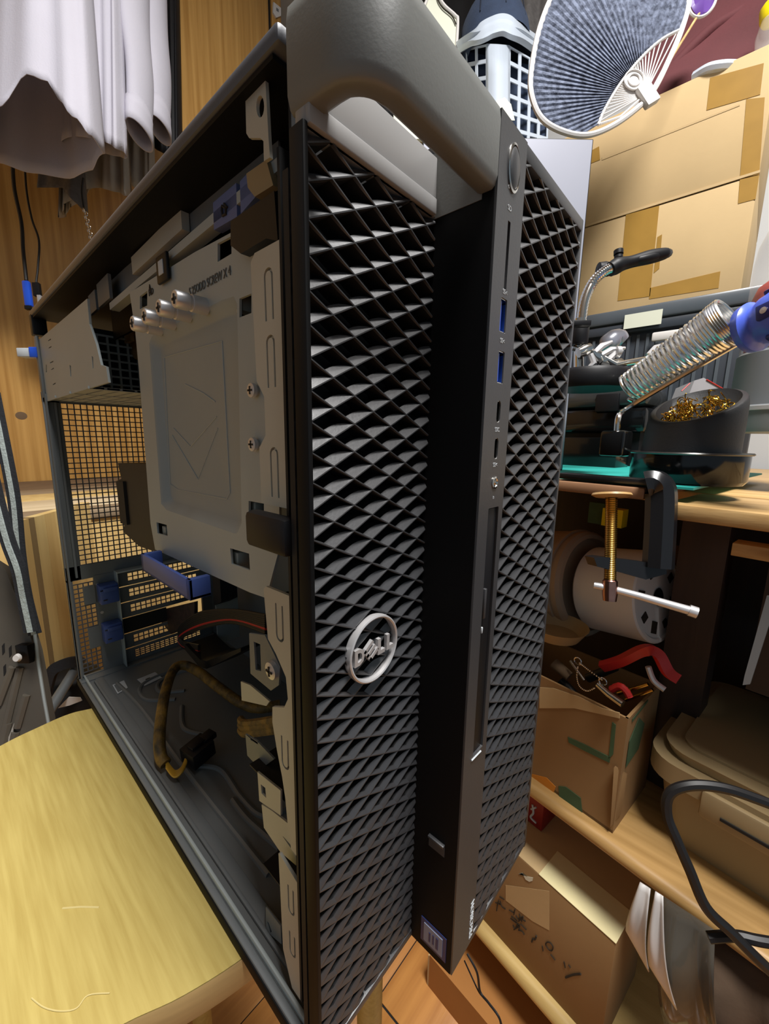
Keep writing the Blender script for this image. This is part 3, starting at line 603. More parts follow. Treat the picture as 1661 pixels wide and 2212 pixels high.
g.add(vs, [(r * n + k, r * n + (k + 1) % n, (r + 1) * n + (k + 1) % n, (r + 1) * n + k) for r in range(3) for k in range(n)])
obj('edge_band', g, M['edge'], S, 50)
for q in (onz(797, 2180, -.23), Vc((-.13, .20, 0)), Vc((-.10, .36, 0)), Vc((.06, .35, 0))):
    obj('leg', G().tube([Vc((q.x, q.y, SZ - TH)), Vc((q.x * 1.02, q.y, FZ))], [.0125, .0105], 14), M['table'], S)
obj('scratch', G().tube([onz(135, 1962, SZ + .0001), onz(175, 1959, SZ + .0001), onz(214, 1960, SZ + .0001)], .0005, 5), M['scr'], S)
obj('hair', G().tube(smooth([onz(68, 2156, SZ + .0004), onz(95, 2176, SZ + .0004), onz(130, 2184, SZ + .0004), onz(165, 2178, SZ + .0004), onz(190, 2150, SZ + .0004), (onz(237, 2145, SZ + .0004))], 5), .0003, 5), M['scr'], S)

# ------------------------------------------------------------------ back left: wardrobe, plank chest, hanging clothes
Wd = thing('wardrobe', 'tall oak veneer wardrobe behind the hanging shirts', 'wardrobe', (0, 1.36, FZ))
zb = .160; WY = 1.35; xs = ony(580, 40, WY).x
obj('door', G().box((-1.8, WY, zb), (xs, WY + .022, 1.88), .001), M['oak'], Wd)
obj('door', G().box((xs + .016, WY + .004, zb), (xs + .055, WY + .022, 1.88), .001), M['oak'], Wd)
obj('door_gap', G().box((xs - .001, WY + .012, zb), (xs + .017, WY + .02, 1.88)), M['dark'], Wd)
obj('carcass', G().box((-1.8, WY + .022, FZ), (xs + .055, WY + .24, 1.89)), M['oak'], Wd)
o = obj('hinge_bracket', G().prism([ony(591, 4, WY-.002), ony(607, 17, WY-.002), ony(607, 34, WY-.002), ony(597, 38, WY-.002), ony(590, 27, WY-.002)], (0, .012, 0)), M['whitep'], Wd)
obj('plate_slot', G().prism([ony(597, 16, WY - .003), ony(602, 20, WY - .003), ony(602, 26, WY - .003), ony(597, 22, WY - .003)], (0, .012, 0)), M['greyp'], o)
obj('knot', G().lathe([(.010, -.0004), (.004, -.0008)], ony(46, 898, WY), (0, 1, 0), 16, 1.2, (1, 0, 0)), M['cork'], Wd)
Ch = thing('plank_chest', 'low chest with striped pale planks, in front of the wardrobe', 'chest', (.1, 1.0, FZ))
ys = [(.735, .79), (.79, .92), (.92, 1.03), (1.03, 1.122), (1.122, 1.348)]
ms = ['grayplank', 'bamboo2', 'bamboo2', 'grayplank', 'cork']; ms = ['grayplank', 'bamboo2', 'bamboo', 'grayplank', 'cork']
for (y0, y1), m in zip(ys, ms):
    x0 = -.55 if y1 > .62 else -.55; obj('plank', G().box((x0, y0 + .0006, .150), (.36, y1 - .0006, .164), .0012), M[m], Ch)
obj('chest_body', G().box((-.54, .742, FZ), (.35, 1.345, .150)), M['bamboo'], Ch)
# striped board that leans against the chest
ZB = .178
A = onz(38, 1127, ZB); B = onz(122, 1104, ZB); dB = (B - A).normalized(); L0 = (B - A).length
Bd = thing('striped_board', 'upright board of pale vertical strips with one dark strip, behind the tower', 'board', (A.x, A.y, FZ))
nB = Vc((dB.y, -dB.x, 0)); off = 0
for w, m in ((.02, 'bamboo'), (.24, 'bamboo'), (.14, 'grayplank'), (.26, 'bamboo2'), (.30, 'bamboo'), (.25, 'bamboo2'), (.4, 'bamboo'), (.5, 'bamboo')):
    p0 = A + dB * (off * L0); p1 = A + dB * ((off + w) * L0 - .0006); off += w
    z1 = ZB
    obj('strip', G().prism([Vc((p0.x, p0.y, FZ)), Vc((p1.x, p1.y, FZ)), Vc((p1.x, p1.y, z1)), Vc((p0.x, p0.y, z1))], -nB * .012), {'bamboo': M['bamboo'], 'grayplank': M['grayplank2'], 'bamboo2': M['bamboo3']}[m], Bd)

# hanging clothes: closed sheets of cloth with folds
def shirt(name, label, m, pc, pxw, d, top, hem, depth=.06, folds=7, amp=.010, ph=0.0, flare=1.0, tilt=0.0, group=None):
    """pc centre column (px), pxw half width (px), top row, hem(theta) row; a closed cloth tube with a wavy wall"""
    g = G()
    def fn(u, v):
        th = 2 * pi * u; hz = hem(th); y = top + (hz - top) * v
        w = pxw * (.72 + .28 * flare * v); x = pc + tilt * v
        f = amp * (.25 + .75 * v) * sin(folds * th + ph + 1.5 * v) + amp * .5 * sin(folds * 2.3 * th + 2 * ph)
        return at(x + w * cos(th), y, d + depth * sin(th) * (.7 + .3 * v) + f) + RGT * f * .4
    g.surf(fn, 72, 26, True); o = solid(obj(name, g, m, None, 180), .0012)
    return tag(o, label, 'shirt', group)
def interp(t, xs, ys):
    for i in range(len(xs) - 1):
        if t <= xs[i + 1]: w = max(0, min(1, (t - xs[i]) / (xs[i + 1] - xs[i]))); w = w * w * (3 - 2 * w); return ys[i] + (ys[i + 1] - ys[i]) * w
    return ys[-1]
def hem1(th):   # the near side is notched at the seam; the tails hang low at front and back
    s = sin(th); c = cos(th)
    if s < 0: return interp(c, (-1, -.7, -.48, -.08, .15, .35, .59, .85, 1), (335, 285, 232, 160, 174, 215, 252, 292, 332))
    return interp(c, (-1, -.5, 0, .5, .85, 1), (335, 352, 374, 386, 368, 332))
shirt('white_shirt', 'white cotton shirt with curved tails, the nearest of the hanging shirts', M['white'], 72, 150, .74, -260, hem1, .085, 5, .007, .6)
shirt('white_shirt', 'white shirt hanging directly behind the one with curved tails', M['white'], 205, 68, .83, -300, lambda th: 325 + 18 * cos(th) - 25 * max(0, -sin(th)), .05, 6, .008, 2.0)
def sleeve(name, label, pts, r, m, d0, cuff=True, group=None):
    """a hanging sleeve ending in an open cuff"""
    P = smooth(pts, 8); g = G(); n = 26; m_ = len(P); t = thing(name, label, 'shirt', tuple(P[-1]), group)
    def tubeof(P, k0, k1, inner):
        vs = []
        for i, p in enumerate(P):
            w = i / (len(P) - 1); rr = r * (k0 + (k1 - k0) * w); tn = (P[min(i + 1, len(P) - 1)] - P[max(i - 1, 0)]).normalized()
            a = (RGT - tn * RGT.dot(tn)).normalized(); b = tn.cross(a)
            for k in range(n):
                th = 2 * pi * k / n; f = 1 + .07 * sin(3 * th + 4 * w) * (1 - w)
                vs.append(p + (a * cos(th) * .62 + b * sin(th) * 1.25) * rr * f)
        return vs, [(i * n + k, i * n + (k + 1) % n, (i + 1) * n + (k + 1) % n, (i + 1) * n + k) for i in range(len(P) - 1) for k in range(n)]
    v, f = tubeof(P, 1.25, .92, 0); g.add(v, f); solid(obj('sleeve', g, m, t, 180), .0012)
    d = (P[-1] - P[-2]).normalized(); Q = [P[-1] - d * .008 + d * q for q in (0, .02, .04, .058)]
    v, f = tubeof(Q, .97, 1.0, 0); solid(obj('cuff', G().add(v, f), m, t, 180), .0022)
    return t
sleeve('hanging_shirt', 'left one of two white shirt sleeves hanging with open cuffs', [at(290, -160, .86), at(292, 40, .86), at(302, 160, .86), at(302, 245, .855)], .030, M['white'], .8)
sleeve('hanging_shirt', 'right one of two white shirt sleeves hanging with open cuffs', [at(330, -160, .93), at(335, 40, .93), at(344, 150, .93), at(345, 238, .925)], .029, M['white'], .86)
shirt('grey_garment', 'grey jersey garment hanging lowest behind the white shirts', M['grey'], 205, 75, .955, -200, lambda th: 425 + 22 * cos(2 * th + .5) - 25 * cos(th), .03, 9, .012, 1.0)
shirt('grey_garment', 'beige grey garment hanging behind the white sleeves, low hem by the tower top', M['grey'], 292, 40, 1.03, -200, lambda th: 405 + 30 * cos(th), .03, 5, .009, .3)
shirt('black_garment', 'black garment hanging behind the right white sleeve', M['black'], 352, 40, 1.08, -250, lambda th: 330 + 25 * cos(th), .03, 5, .008, .8)
shirt('plaid_shirt_tail', 'small dark grey shirt tail peeking out under the nearest white shirt', M['greycl'], 135, 52, .90, 250, lambda th: 405 + 55 * max(0, cos(th)), .02, 3, .006, .3)
# key chain, usb cables
kc = thing('key_chain', 'thin metal key chain hanging below the shirts', 'chain', tuple(at(185, 440, .86)))
obj('cord', G().tube(smooth([at(180, 385, .86), at(177, 415, .86), at(181, 448, .86)], 5), .0022, 7), M['wire'], kc)
for i in range(9):
    p = at(183 + i * 1.6 + (2 if i % 2 else -2), 455 + i * 7.2, .86); a_ = RGT if i % 2 else FWD
    g = G(); g.tube([p + (a_ * cos(w) * .0026 + ZZ * sin(w) * .0044) for w in [2 * pi * k / 10 for k in range(10)]], .0007, 5, True); obj('link', g, M['chrome'], kc)
def cable(name, label, pts, r, m=None, k=8):
    t = thing(name, label, 'cable', tuple(Vc(pts[-1])))
    obj('cord', G().tube(smooth(pts, k), r, 8), m or M['wire'], t); return t
c = cable('usb_cable', 'black cable ending in a bright blue plug in front of the oak wardrobe', [at(26, 300, .9), at(30, 400, .9), at(46, 480, .9), at(50, 540, .9), at(57, 606, .9)], .0038)
obj('plug', G().obox(at(60, 635, .9), (.0082, .005, .027), (RGT, FWD, ZZ), .004), M['usbblue'], c); obj('plug_tip', G().obox(at(61, 665, .9), (.006, .004, .004), (RGT, FWD, ZZ), .001), M['black'], c)
c = cable('thin_cable', 'thin black cable with a small dark plug beside the blue plug', [at(52, 300, .9), at(56, 400, .9), at(68, 470, .9), at(84, 520, .9), at(82, 575, .9), at(78, 610, .9)], .0022)
obj('plug', G().obox(at(80, 626, .9), (.0075, .004, .014), (RGT, FWD, ZZ), .001), M['black'], c); obj('plug_tip', G().obox(at(86, 646, .9), (.0040, .003, .0075), (RGT, FWD, ZZ), .0005), M['satin'], c)

# left foreground: leaning dark chassis panel, straps, rod, bag
def ribbon(pts, w, t=.0018):
    """flat strap through world points"""
    P = smooth(pts, 6); vs = []
    for i, p in enumerate(P):
        tn = (P[min(i + 1, len(P) - 1)] - P[max(i - 1, 0)]).normalized(); s = tn.cross(FWD).normalized()
        n_ = s.cross(tn)
        vs += [p + s * w / 2 + n_ * t / 2, p - s * w / 2 + n_ * t / 2, p - s * w / 2 - n_ * t / 2, p + s * w / 2 - n_ * t / 2]
    m_ = len(P); return G().add(vs, [(i * 4 + k, i * 4 + (k + 1) % 4, (i + 1) * 4 + (k + 1) % 4, (i + 1) * 4 + k) for i in range(m_ - 1) for k in range(4)] + [(3, 2, 1, 0), tuple((m_ - 1) * 4 + k for k in range(4))])
def strap(label, pts, w, lw):
    t = thing('strap', label, 'strap', tuple(pts[-1])); obj('webbing', ribbon(pts, w), M['strap'], t)
    off = -FWD * .0016
    obj('pale_stripe', ribbon([p + off for p in pts], lw, .0016), M['straplight'], t); return t
strap('black strap with a pale ribbed stripe hanging at the left edge, upper of two', [at(-14, 850, .432), at(2, 930, .432), at(18, 1010, .432), at(32, 1090, .432), at(42, 1200, .432), at(56, 1290, .432), at(76, 1370, .432)], .0137, .0042)
strap('black strap with a pale ribbed stripe hanging at the left edge, lower of two', [at(-25, 1000, .415), at(-4, 1090, .415), at(18, 1170, .415), at(40, 1230, .415), at(52, 1290, .418), at(68, 1365, .42)], .0152, .0050)
lp = thing('chassis_panel', 'dark grey slotted metal panel leaning at the left edge behind the stool', 'panel', tuple(at(60, 1560, .45)))
dA = .60
def lpp(x, y): return at(x, y, .46 - (y - 1200) * .00003)
dep = FWD * .010
obj('sheet', G().prism([lpp(-70, 1180), lpp(12, 1232), lpp(52, 1330), (lpp(76, 1410)), lpp(104, 1560), lpp(100, 1640), lpp(-70, 1900)], dep), M['chpan'], lp)
obj('edge_flange', G().tube([lpp(74, 1360), lpp(84, 1440), lpp(95, 1510), lpp(106, 1570)], .0016, 6), M['steel'], lp)
for i, (x, y) in enumerate(((5, 1395), (20, 1400), (36, 1405), (8, 1440), (26, 1445), (40, 1452), (6, 1490), (24, 1490))):
    obj('slot', G().prism([lpp(x, y) - FWD * .0006, lpp(x + 5, y - 6) - FWD * .0006, lpp(x + 6, y + 14) - FWD * .0006, lpp(x + 1, y + 20) - FWD * .0006], FWD * .003), M['dark'], lp)
for pts in (((30, 1440), (0, 1520)), ((46, 1440), (8, 1600)), ((60, 1500), (40, 1570)), ((20, 1560), (-10, 1700)), ((36, 1580), (14, 1690))):
    obj('ridge', G().tube([lpp(*pts[0]) - FWD * .001, lpp(*pts[1]) - FWD * .001], .0042, 7), M['chpan'], lp)
o = obj('latch', G().obox(lpp(63, 1408) - FWD * .004, (.007, .005, .011), (RGT, FWD, ZZ), .001), M['black'], lp)
obj('latch_button', G().lathe([(.0035, -.003), (.0045, 0)], lpp(60, 1412) - FWD * .012, tuple(FWD), 14), M['whitep'], o)
obj('screw', G().lathe([(.002, -.003), (.004, 0), (.004, .006)], lpp(73, 1357) - FWD * .004, tuple(FWD), 12), M['chrome'], lp)
obj('paper_tag', G().prism([lpp(22, 1590) - FWD * .002, lpp(34, 1560) - FWD * .002, lpp(26, 1640) - FWD * .002, lpp(14, 1660) - FWD * .002], FWD * .001), M['grey'], lp)
rod = tag(obj('metal_rod', G().tube([at(176, 1425, .56), at(110, 1530, .50), at(20, 1680, .43), at(-30, 1760, .41)], .0062, 12), M['steel_d']), 'dark metal rod leaning diagonally between stool and striped board', 'rod')
bg = thing('black_bag', 'black shoulder bag with a grey handle on the floor behind the stool', 'bag', tuple(at(150, 1500, .60)))
cbx = at(150, 1500, .60)
obj('body', G().lathe([(.0, FZ - cbx.z), (.05, FZ - cbx.z + .004), (.06, -.3), (.050, -.05), (.046, .0), (.036, .03), (.018, .042), (.0, .045)], cbx, (0, 0, 1), 24, 1.2, tuple(RGT)), M['wire'], bg, 60)
obj('handle', ribbon([at(98, 1505, .545), at(112, 1452, .54), at(140, 1434, .54), at(172, 1428, .54)], .014, .005), M['strap'], bg)
tag(obj('cardboard_scrap', G().prism([at(125, 1530, .53), at(148, 1506, .528), at(172, 1507, .525), at(176, 1514, .525), at(150, 1524, .528)], FWD * .0015), M['whitep']), 'torn white card scrap beside the diagonal metal rod', 'card')
tag(obj('chair_arm', G().tube([at(-60, 960, .62), at(-8, 985, .62), at(9, 992, .62)], .009, 12), M['black']), 'round black bar end at the left edge of the wardrobe door', 'bar')

# ------------------------------------------------------------------ right: rack, desk and what stands on and under it
R = thing('wooden_rack', 'pale wood rack with rounded shelf edges beside the tower', 'rack', tuple(fp(.2, .2, FZ)))
def fbox(u0, u1, v0, v1, z0, z1, b=0.0):
    return G().obox(fp((u0 + u1) / 2, (v0 + v1) / 2, (z0 + z1) / 2), (abs(u1 - u0) / 2, abs(v1 - v0) / 2, (z1 - z0) / 2), (FU, FV, ZZ), b)
SH = -.172                                                     # middle shelf
def fboard(u0, u1, v0, v1, z0, z1):
    """board whose front edge (v0) is rounded"""
    h = (z1 - z0) / 2; pts = [(v1, z0), (v1, z1)] + [(v0 + h - h * cos(a), (z0 + z1) / 2 + h * sin(a)) for a in [pi / 2 - pi * k / 10 for k in range(11)]]
    return G().prism([fp(u0, v, z) for v, z in pts], FU * (u1 - u0))
obj('shelf_board', fboard(-.40, .28, .0, .34, SH - .019, SH), M['shelf'], R)
VP_ = -.016; pw = onf(1032, 2015, VP_); pzt = onf(1116, 2102, VP_).z
obj('bottom_board', fboard(-.40, .28, VP_, .30, pzt - .024, pzt), M['shelf2'], R)
obj('dark_backdrop', fbox(-.42, .28, .345, .352, FZ, .217), M['deskdark2'], R)  # dark backdrop added to keep the space under the desk dark
for u in (-.385, .265): obj('side_post', fbox(u - .012, u + .012, .16, .20, FZ, .215), M['shelf'], R)
ua = (onf(1590, 1085, .14) - FO).dot(FU); ub = (onf(1482, 1080, .14) - FO).dot(FU)
obj('desk_post', fbox(ua, ub, .14, .18, SH, .218), M['deskdark'], R)
obj('desk_slab', fbox(-.42, .28, .125, .86, .2180, .2340, .001), M['desk'], R)
# front panel under the rack
pa = onz(925, 2130, FZ); pb_ = onz(990, 2212, FZ); du = (pb_ - pa).normalized()
r_ = ray(922, 2065); k_ = ((pa - CAM).x * r_.x + (pa - CAM).y * r_.y) / (r_.x ** 2 + r_.y ** 2); ph = (CAM + r_ * k_).z
pn = Vc((-du.y, du.x, 0)); pn = pn if pn.x > 0 else -pn
fb = thing('flat_box', 'flat orange brown cardboard box standing on the floor under the rack', 'box', tuple(pa))
obj('front_panel', G().prism([pa, pa + du * .5, pa + du * .5 + ZZ * (ph - FZ), pa + ZZ * (ph - FZ)], pn * .003), M['card3'], fb)
obj('end_panel', G().prism([pa, pa + pn * .2, pa + pn * .2 + ZZ * (ph - FZ), pa + ZZ * (ph - FZ)], du * -.003), M['card'], fb)
obj('top_panel', G().prism([pa + ZZ * ph - ZZ * FZ, pa + du * .5 + ZZ * ph - ZZ * FZ, pa + du * .5 + pn * .2 + ZZ * ph - ZZ * FZ, pa + pn * .2 + ZZ * ph - ZZ * FZ], ZZ * .003), M['card3'], fb)
wr = []
tag(obj('thin_wire', G().tube(smooth([onf(1009, 2060, -.09), onf(1030, 2100, -.09), onf(1037, 2142, -.09), onf(1055, 2166, -.09), onf(1078, 2198, -.09), onf(1085, 2230, -.09)], 6), .0016, 6).tube(smooth([onf(1003, 2075, -.085), onf(1018, 2108, -.085), onf(1033, 2140, -.088), onf(1040, 2150, -.09)], 6), .0011, 6), M['wire']), 'thin black wire loop dangling in front of the flat cardboard box', 'wire')
# box with handwriting on the bottom board
kv = .0; kt = onf(1330, 2039, kv).z; ku = (onf(1330, 2039, kv) - FO).dot(FU); kb = pzt
K = thing('taped_cardboard_box', 'brown cardboard box with cream tape and handwritten ink, on the lowest board', 'box', tuple(fp(.05, kv + .03, kb)))
obj('body', fbox(ku, ku + .32, kv, kv + .115, kb, kt - .0006, .0012), M['card2'], K)
obj('top_flap', fbox(ku + .0005, ku + .22, kv + .0005, kv + .113, kt - .0006, kt + .0006), M['card'], K)
obj('cream_tape', fbox(ku - .0004, ku + .098, kv - .0004, kv + .050, kt + .0004, kt + .0012), M['tapew'], K)
obj('clear_tape', G().prism([onf(1092, 1912, kv - .0006), onf(1186, 1925, kv - .0006), onf(1186, 2010, kv - .0006), onf(1150, 1990, kv - .0006), onf(1092, 1945, kv - .0006)], FV * .0004), M['card'], K)
obj('torn_corner', G().prism([onf(1120, 1888, kv - .0008), onf(1128, 1886, kv - .0008), onf(1135, 1900, kv - .0008), onf(1143, 1905, kv - .0008), onf(1150, 1903, kv - .0008), onf(1151, 1896, kv - .0008), onf(1140, 1894, kv - .0008)], FV * .0005), M['pale'], K)
def kp(x, y): return onf(1050 + x / 5.537, 1900 + y / 5.537, kv - .0009)
strokes = [[(160, 205), (215, 240)], [(150, 250), (135, 300), (125, 375)], [(110, 275), (170, 300)], [(165, 260), (185, 320), (230, 355)],
 [(275, 365), (325, 395)], [(345, 355), (330, 420)], [(290, 465), (360, 520), (400, 545)], [(300, 440), (370, 500)], [(355, 430), (385, 475), (440, 440)], [(385, 500), (445, 450)], [(400, 460), (470, 500)], [(395, 410), (425, 505)],
 [(320, 545), (345, 590), (375, 540), (400, 600)], [(330, 600), (400, 560)], [(410, 530), (480, 600)], [(385, 605), (430, 620), (455, 660)],
 [(545, 745), (560, 710), (585, 715), (600, 675)], [(670, 795), (680, 855)],
 [(712, 765), (740, 748), (775, 765), (800, 810), (785, 850), (750, 840), (715, 790), (712, 765)], [(770, 895), (825, 965)], [(930, 985), (945, 1055)], [(985, 1020), (1008, 1055)], [(950, 1172), (1040, 1140), (1130, 1130)]]
for i, sk in enumerate(strokes):
    obj('ink_stroke', G().tube(smooth([kp(*q) for q in sk], 5), .0011 if i in (16, 22) else .0007, 6), M['ink'], K)
rb = tag(obj('red_box', fbox(.028, .16, .058, .10, kt + .0012, kt + .075, .001), M['red2']), 'small dark red box with a white mark under the shelf, on the taped box', 'box')
obj('white_figure', G().tube(smooth([onf(1150, 1738, .0572), onf(1152, 1756, .0572), onf(1146, 1765, .0572), onf(1158, 1778, .0572)], 4), .0016, 6).tube([onf(1147, 1748, .0572), onf(1158, 1744, .0572)], .0013, 6), M['print'], rb)
obj('white_lettering', G().text('FOODS', .011, lambda a, b, c: onf(1142, 1793, .0572) - FU * a - ZZ * (.0) + ZZ * b - FV * .0002 * 0 + FV * (c - .0003), .0004), M['print'], rb)
# white papers and dark bags that lean beside it
def sheet(name, label, cat, pts, v, m, bend=.010, t=.0012):
    P0 = [onf(x, y, v) for x, y in pts]   # four corners: top-left, top-right, bottom-right, bottom-left
    g = G(); g.surf(lambda u, w: (P0[0] * (1 - u) + P0[1] * u) * (1 - w) + (P0[3] * (1 - u) + P0[2] * u) * w - FV * bend * sin(pi * w) * (1 + .4 * sin(7 * u)), 10, 14)
    return tag(solid(obj(name, g, m, None, 180), t), label, cat)
sheet('paper_sheet', 'white paper sheet hanging under the shelf, left of two', 'paper', ((1383, 1905), (1405, 1920), (1402, 2100), (1352, 2010)), -.035, M['whitep'])
sheet('paper_sheet', 'white paper sheet hanging under the shelf, right of two', 'paper', ((1416, 1925), (1432, 1936), (1462, 2182), (1402, 2085)), -.05, M['whitep'])
sheet('plastic_bag', 'crumpled grey plastic bag hanging behind the white paper sheets', 'bag', ((1432, 1935), (1545, 2010), (1570, 2260), (1440, 2230)), -.015, M['smoke'], .02)
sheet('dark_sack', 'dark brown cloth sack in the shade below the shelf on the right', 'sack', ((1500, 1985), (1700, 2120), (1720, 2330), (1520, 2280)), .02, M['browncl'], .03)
# cardboard box of tools on the shelf
tu0 = (onf(1325, 1790, .02) - FO).dot(FU); tz = -.018
TB = thing('tool_box', 'brown cardboard box with green print, open and full of tools, on the shelf', 'box', tuple(fp(tu0 + .1, .1, SH)))
tu1 = tu0 + .19; tv0, tv1 = .018, .125
obj('front_wall', fbox(tu0, tu1, tv0, tv0 + .003, SH, tz), M['card2'], TB); obj('back_wall', fbox(tu0, tu1, tv1 - .003, tv1, SH, tz), M['card2'], TB)
obj('side_wall', fbox(tu0 - .0002, tu0 + .003, tv0 + .0002, tv1, SH, tz), M['card2'], TB); obj('side_wall', fbox(tu1 - .003, tu1, tv0, tv1, SH, tz), M['card2'], TB)
obj('bottom', fbox(tu0, tu1, tv0, tv1, SH, SH + .004), M['card2'], TB)
obj('crumpled_flap', G().prism([onf(1165, 1485, tv0 - .001), onf(1195, 1487, tv0 - .001), onf(1250, 1505, tv0 - .001), onf(1300, 1530, tv0 - .001), onf(1338, 1540, tv0 - .001), onf(1338, 1552, tv0 - .001), onf(1240, 1530, tv0 - .001), onf(1165, 1530, tv0 - .001)], FV * .001), M['card'], TB)
def gp(pts, v=tv0 - .0008): return G().prism([onf(x, y, v) for x, y in pts], FV * .0006)
obj('green_band', gp(((1226, 1592), (1262, 1608), (1318, 1636), (1316, 1648), (1262, 1622), (1228, 1604))), M['greenink'], TB)
obj('green_square', gp(((1206, 1698), (1222, 1700), (1254, 1724), (1258, 1760), (1208, 1728))), M['greenink'], TB)
obj('orange_mark', gp(((1148, 1672), (1180, 1680), (1200, 1700), (1196, 1712), (1180, 1702), (1150, 1695))), M['orange'], TB)
obj('green_corner', gp(((1322, 1560), (1330, 1566), (1324, 1630), (1314, 1640))), M['greenink'], TB)
obj('folded_corner', G().prism([onf(1326, 1658, .010), onf(1352, 1675, .03), onf(1340, 1760, .03), onf(1318, 1788, .014)], FV * .004), M['card2'], TB)
rr = frame(fp(tu0 - .0005, tv0, SH), FV, ZZ); sd = lambda a, b: fp(tu0 - .0008, tv0 + a, SH + b)
obj('green_crest', G().prism([sd(.012, .085), sd(.05, .09), sd(.06, .12), sd(.035, .14), sd(.012, .12)], FU * -.0004).prism([sd(.012, .145), sd(.06, .150), sd(.06, .153), sd(.012, .149)], FU * -.0004), M['greenink'], TB)
# tools
pl = thing('pliers', 'pliers with red curved handles lying on top of the tool box', 'pliers', tuple(onf(1395, 1430, .06)))
tz3 = .065
obj('handle', ribbon([onf(1300, 1440, tz3), onf(1340, 1428, tz3), onf(1390, 1405, tz3), onf(1420, 1412, tz3), onf(1442, 1450, tz3), onf(1466, 1468, tz3)], .0115, .008), M['red'], pl)
obj('handle', G().tube(smooth([onf(1320, 1490, .05), onf(1338, 1482, .05), onf(1352, 1492, .05), onf(1360, 1506, .05)], 5), [.004, .0045] * 8, 8), M['red'], pl)
obj('jaw', G().tube(smooth([onf(1400, 1440, .06), onf(1412, 1470, .06), onf(1436, 1490, .06)], 5), .0035, 8), M['satin'], pl)
sc = thing('screwdriver', 'small chrome screwdriver lying across the tool box corner', 'screwdriver', tuple(onf(1320, 1510, .03)))
obj('shaft', G().tube([onf(1232, 1428, .045), onf(1262, 1470, .035)], .0018, 8), M['chrome'], sc)
obj('handle', G().tube([onf(1290, 1478, .012), onf(1315, 1500, .010), onf(1345, 1521, .008)], [.003, .0038, .0042], 10), M['chrome'], sc)
ky = thing('ball_chain', 'silver ball chain with a split ring hanging over the tool box edge', 'chain', tuple(onf(1262, 1450, .02)))
for cx_, cy_ in ((1248, 1428), (1302, 1472)):
    p = onf(cx_, cy_, .013); obj('ring', G().tube([p + FU * cos(w) * .0042 + ZZ * sin(w) * .0042 for w in [2 * pi * k / 16 for k in range(16)]], .0008, 6, True), M['chrome'], ky)
cpts = smooth([onf(1248, 1440, .013), onf(1246, 1462, .012), onf(1252, 1482, .012), onf(1268, 1492, .012), onf(1284, 1486, .012)], 5)
cp2 = smooth([onf(1252, 1432, .012), onf(1270, 1446, .012), onf(1300, 1468, .012)], 7)
for p in cpts + cp2:
    obj('ball', G().lathe([(.0, -.0010), (.0009, -.0006), (.0011, 0), (.0009, .0006), (.0, .0010)], p, (0, 0, 1), 8, cap=False), M['chrome'], ky)
for i, (a, b, m, r) in enumerate((((1196, 1432), (1230, 1462), 'cork', .008), ((1210, 1470), (1240, 1500), 'wire', .007), ((1335, 1498), (1400, 1478), 'brass', .0022), ((1352, 1512), (1410, 1490), 'brass', .0022), ((1270, 1465), (1330, 1440), 'wire', .006))):
    tag(obj('hand_tool', G().tube([onf(*a, .05 + .006 * i), onf(*b, .05 + .006 * i)], [r, r * .9], 10), M[m]), ('brown wooden tool handle at the left in the tool box', 'black tool grip beside the brown handle in the tool box', 'thin brass rod, upper of two, in the tool box', 'thin brass rod, lower of two, in the tool box', 'black tool shank under the red pliers handle')[i], 'tool')
# beige storage bin with lid
B0 = (onf(1400, 1650, .05) - FO).dot(FU); bz = SH; bt_ = onf(1400, 1650, .05).z
SB = thing('storage_bin', 'beige lidded plastic storage bin on the shelf, right of the tool box', 'bin', tuple(fp(B0 - .12, .15, bz)))
def rbox(u0, u1, v0, v1, z0, z1, r, tp=0.0):
    g = G(); vs = []
    for z, s in ((z0, -tp), (z1, 0)):
        vs += [fp(a, b, z) for a, b in rrect(u0 - s, v0 - s, u1 + s, v1 + s, r, 6)]
    n = len(vs) // 2; return g.add(vs, [list(range(n - 1, -1, -1)), list(range(n, 2 * n))] + [(i, (i + 1) % n, n + (i + 1) % n, n + i) for i in range(n)])
obj('tub', rbox(B0 - .30, B0 - .006, .055, .27, bz, bt_ - .001, .026, .012), M['beige'], SB, 50)
obj('lid', rbox(B0 - .31, B0 + .004, .045, .28, bt_ - .006, bt_ + .018, .032), M['beige'], SB, 50)
obj('lid_top', rbox(B0 - .30, B0 - .006, .055, .27, bt_ + .018, bt_ + .030, .03, .004), M['beige'], SB, 50)
obj('lid_step', rbox(B0 - .285, B0 - .022, .072, .255, bt_ + .030, bt_ + .033, .02), M['beige'], SB, 50)
obj('clip_handle', fbox(B0 - .17, B0 - .052, .039, .047, bt_ - .020, bt_ + .012, .003), M['beige'], SB); obj('clip_slot', fbox(B0 - .145, B0 - .07, .0375, .040, bt_ - .010, bt_ - .007), M['dark'], SB)
# black cable loop in front
cl = cable('electric_cable', 'thick black cord looping in front of the beige storage bin', [at(1720, 1760, .335), at(1640, 1728, .34), at(1560, 1702, .345), at(1490, 1697, .35), at(1446, 1715, .355), at(1441, 1760, .355), at(1462, 1815, .35), at(1490, 1880, .345), at(1525, 1960, .34), at(1580, 2015, .335), at(1640, 2075, .33), at(1720, 2150, .33)], .0043)
cable('electric_cable', 'black cord crossing below the loop at the right edge over the shelf', [at(1530, 2025, .345), at(1590, 2022, .34), at(1640, 2032, .335), at(1720, 2045, .33)], .0042)

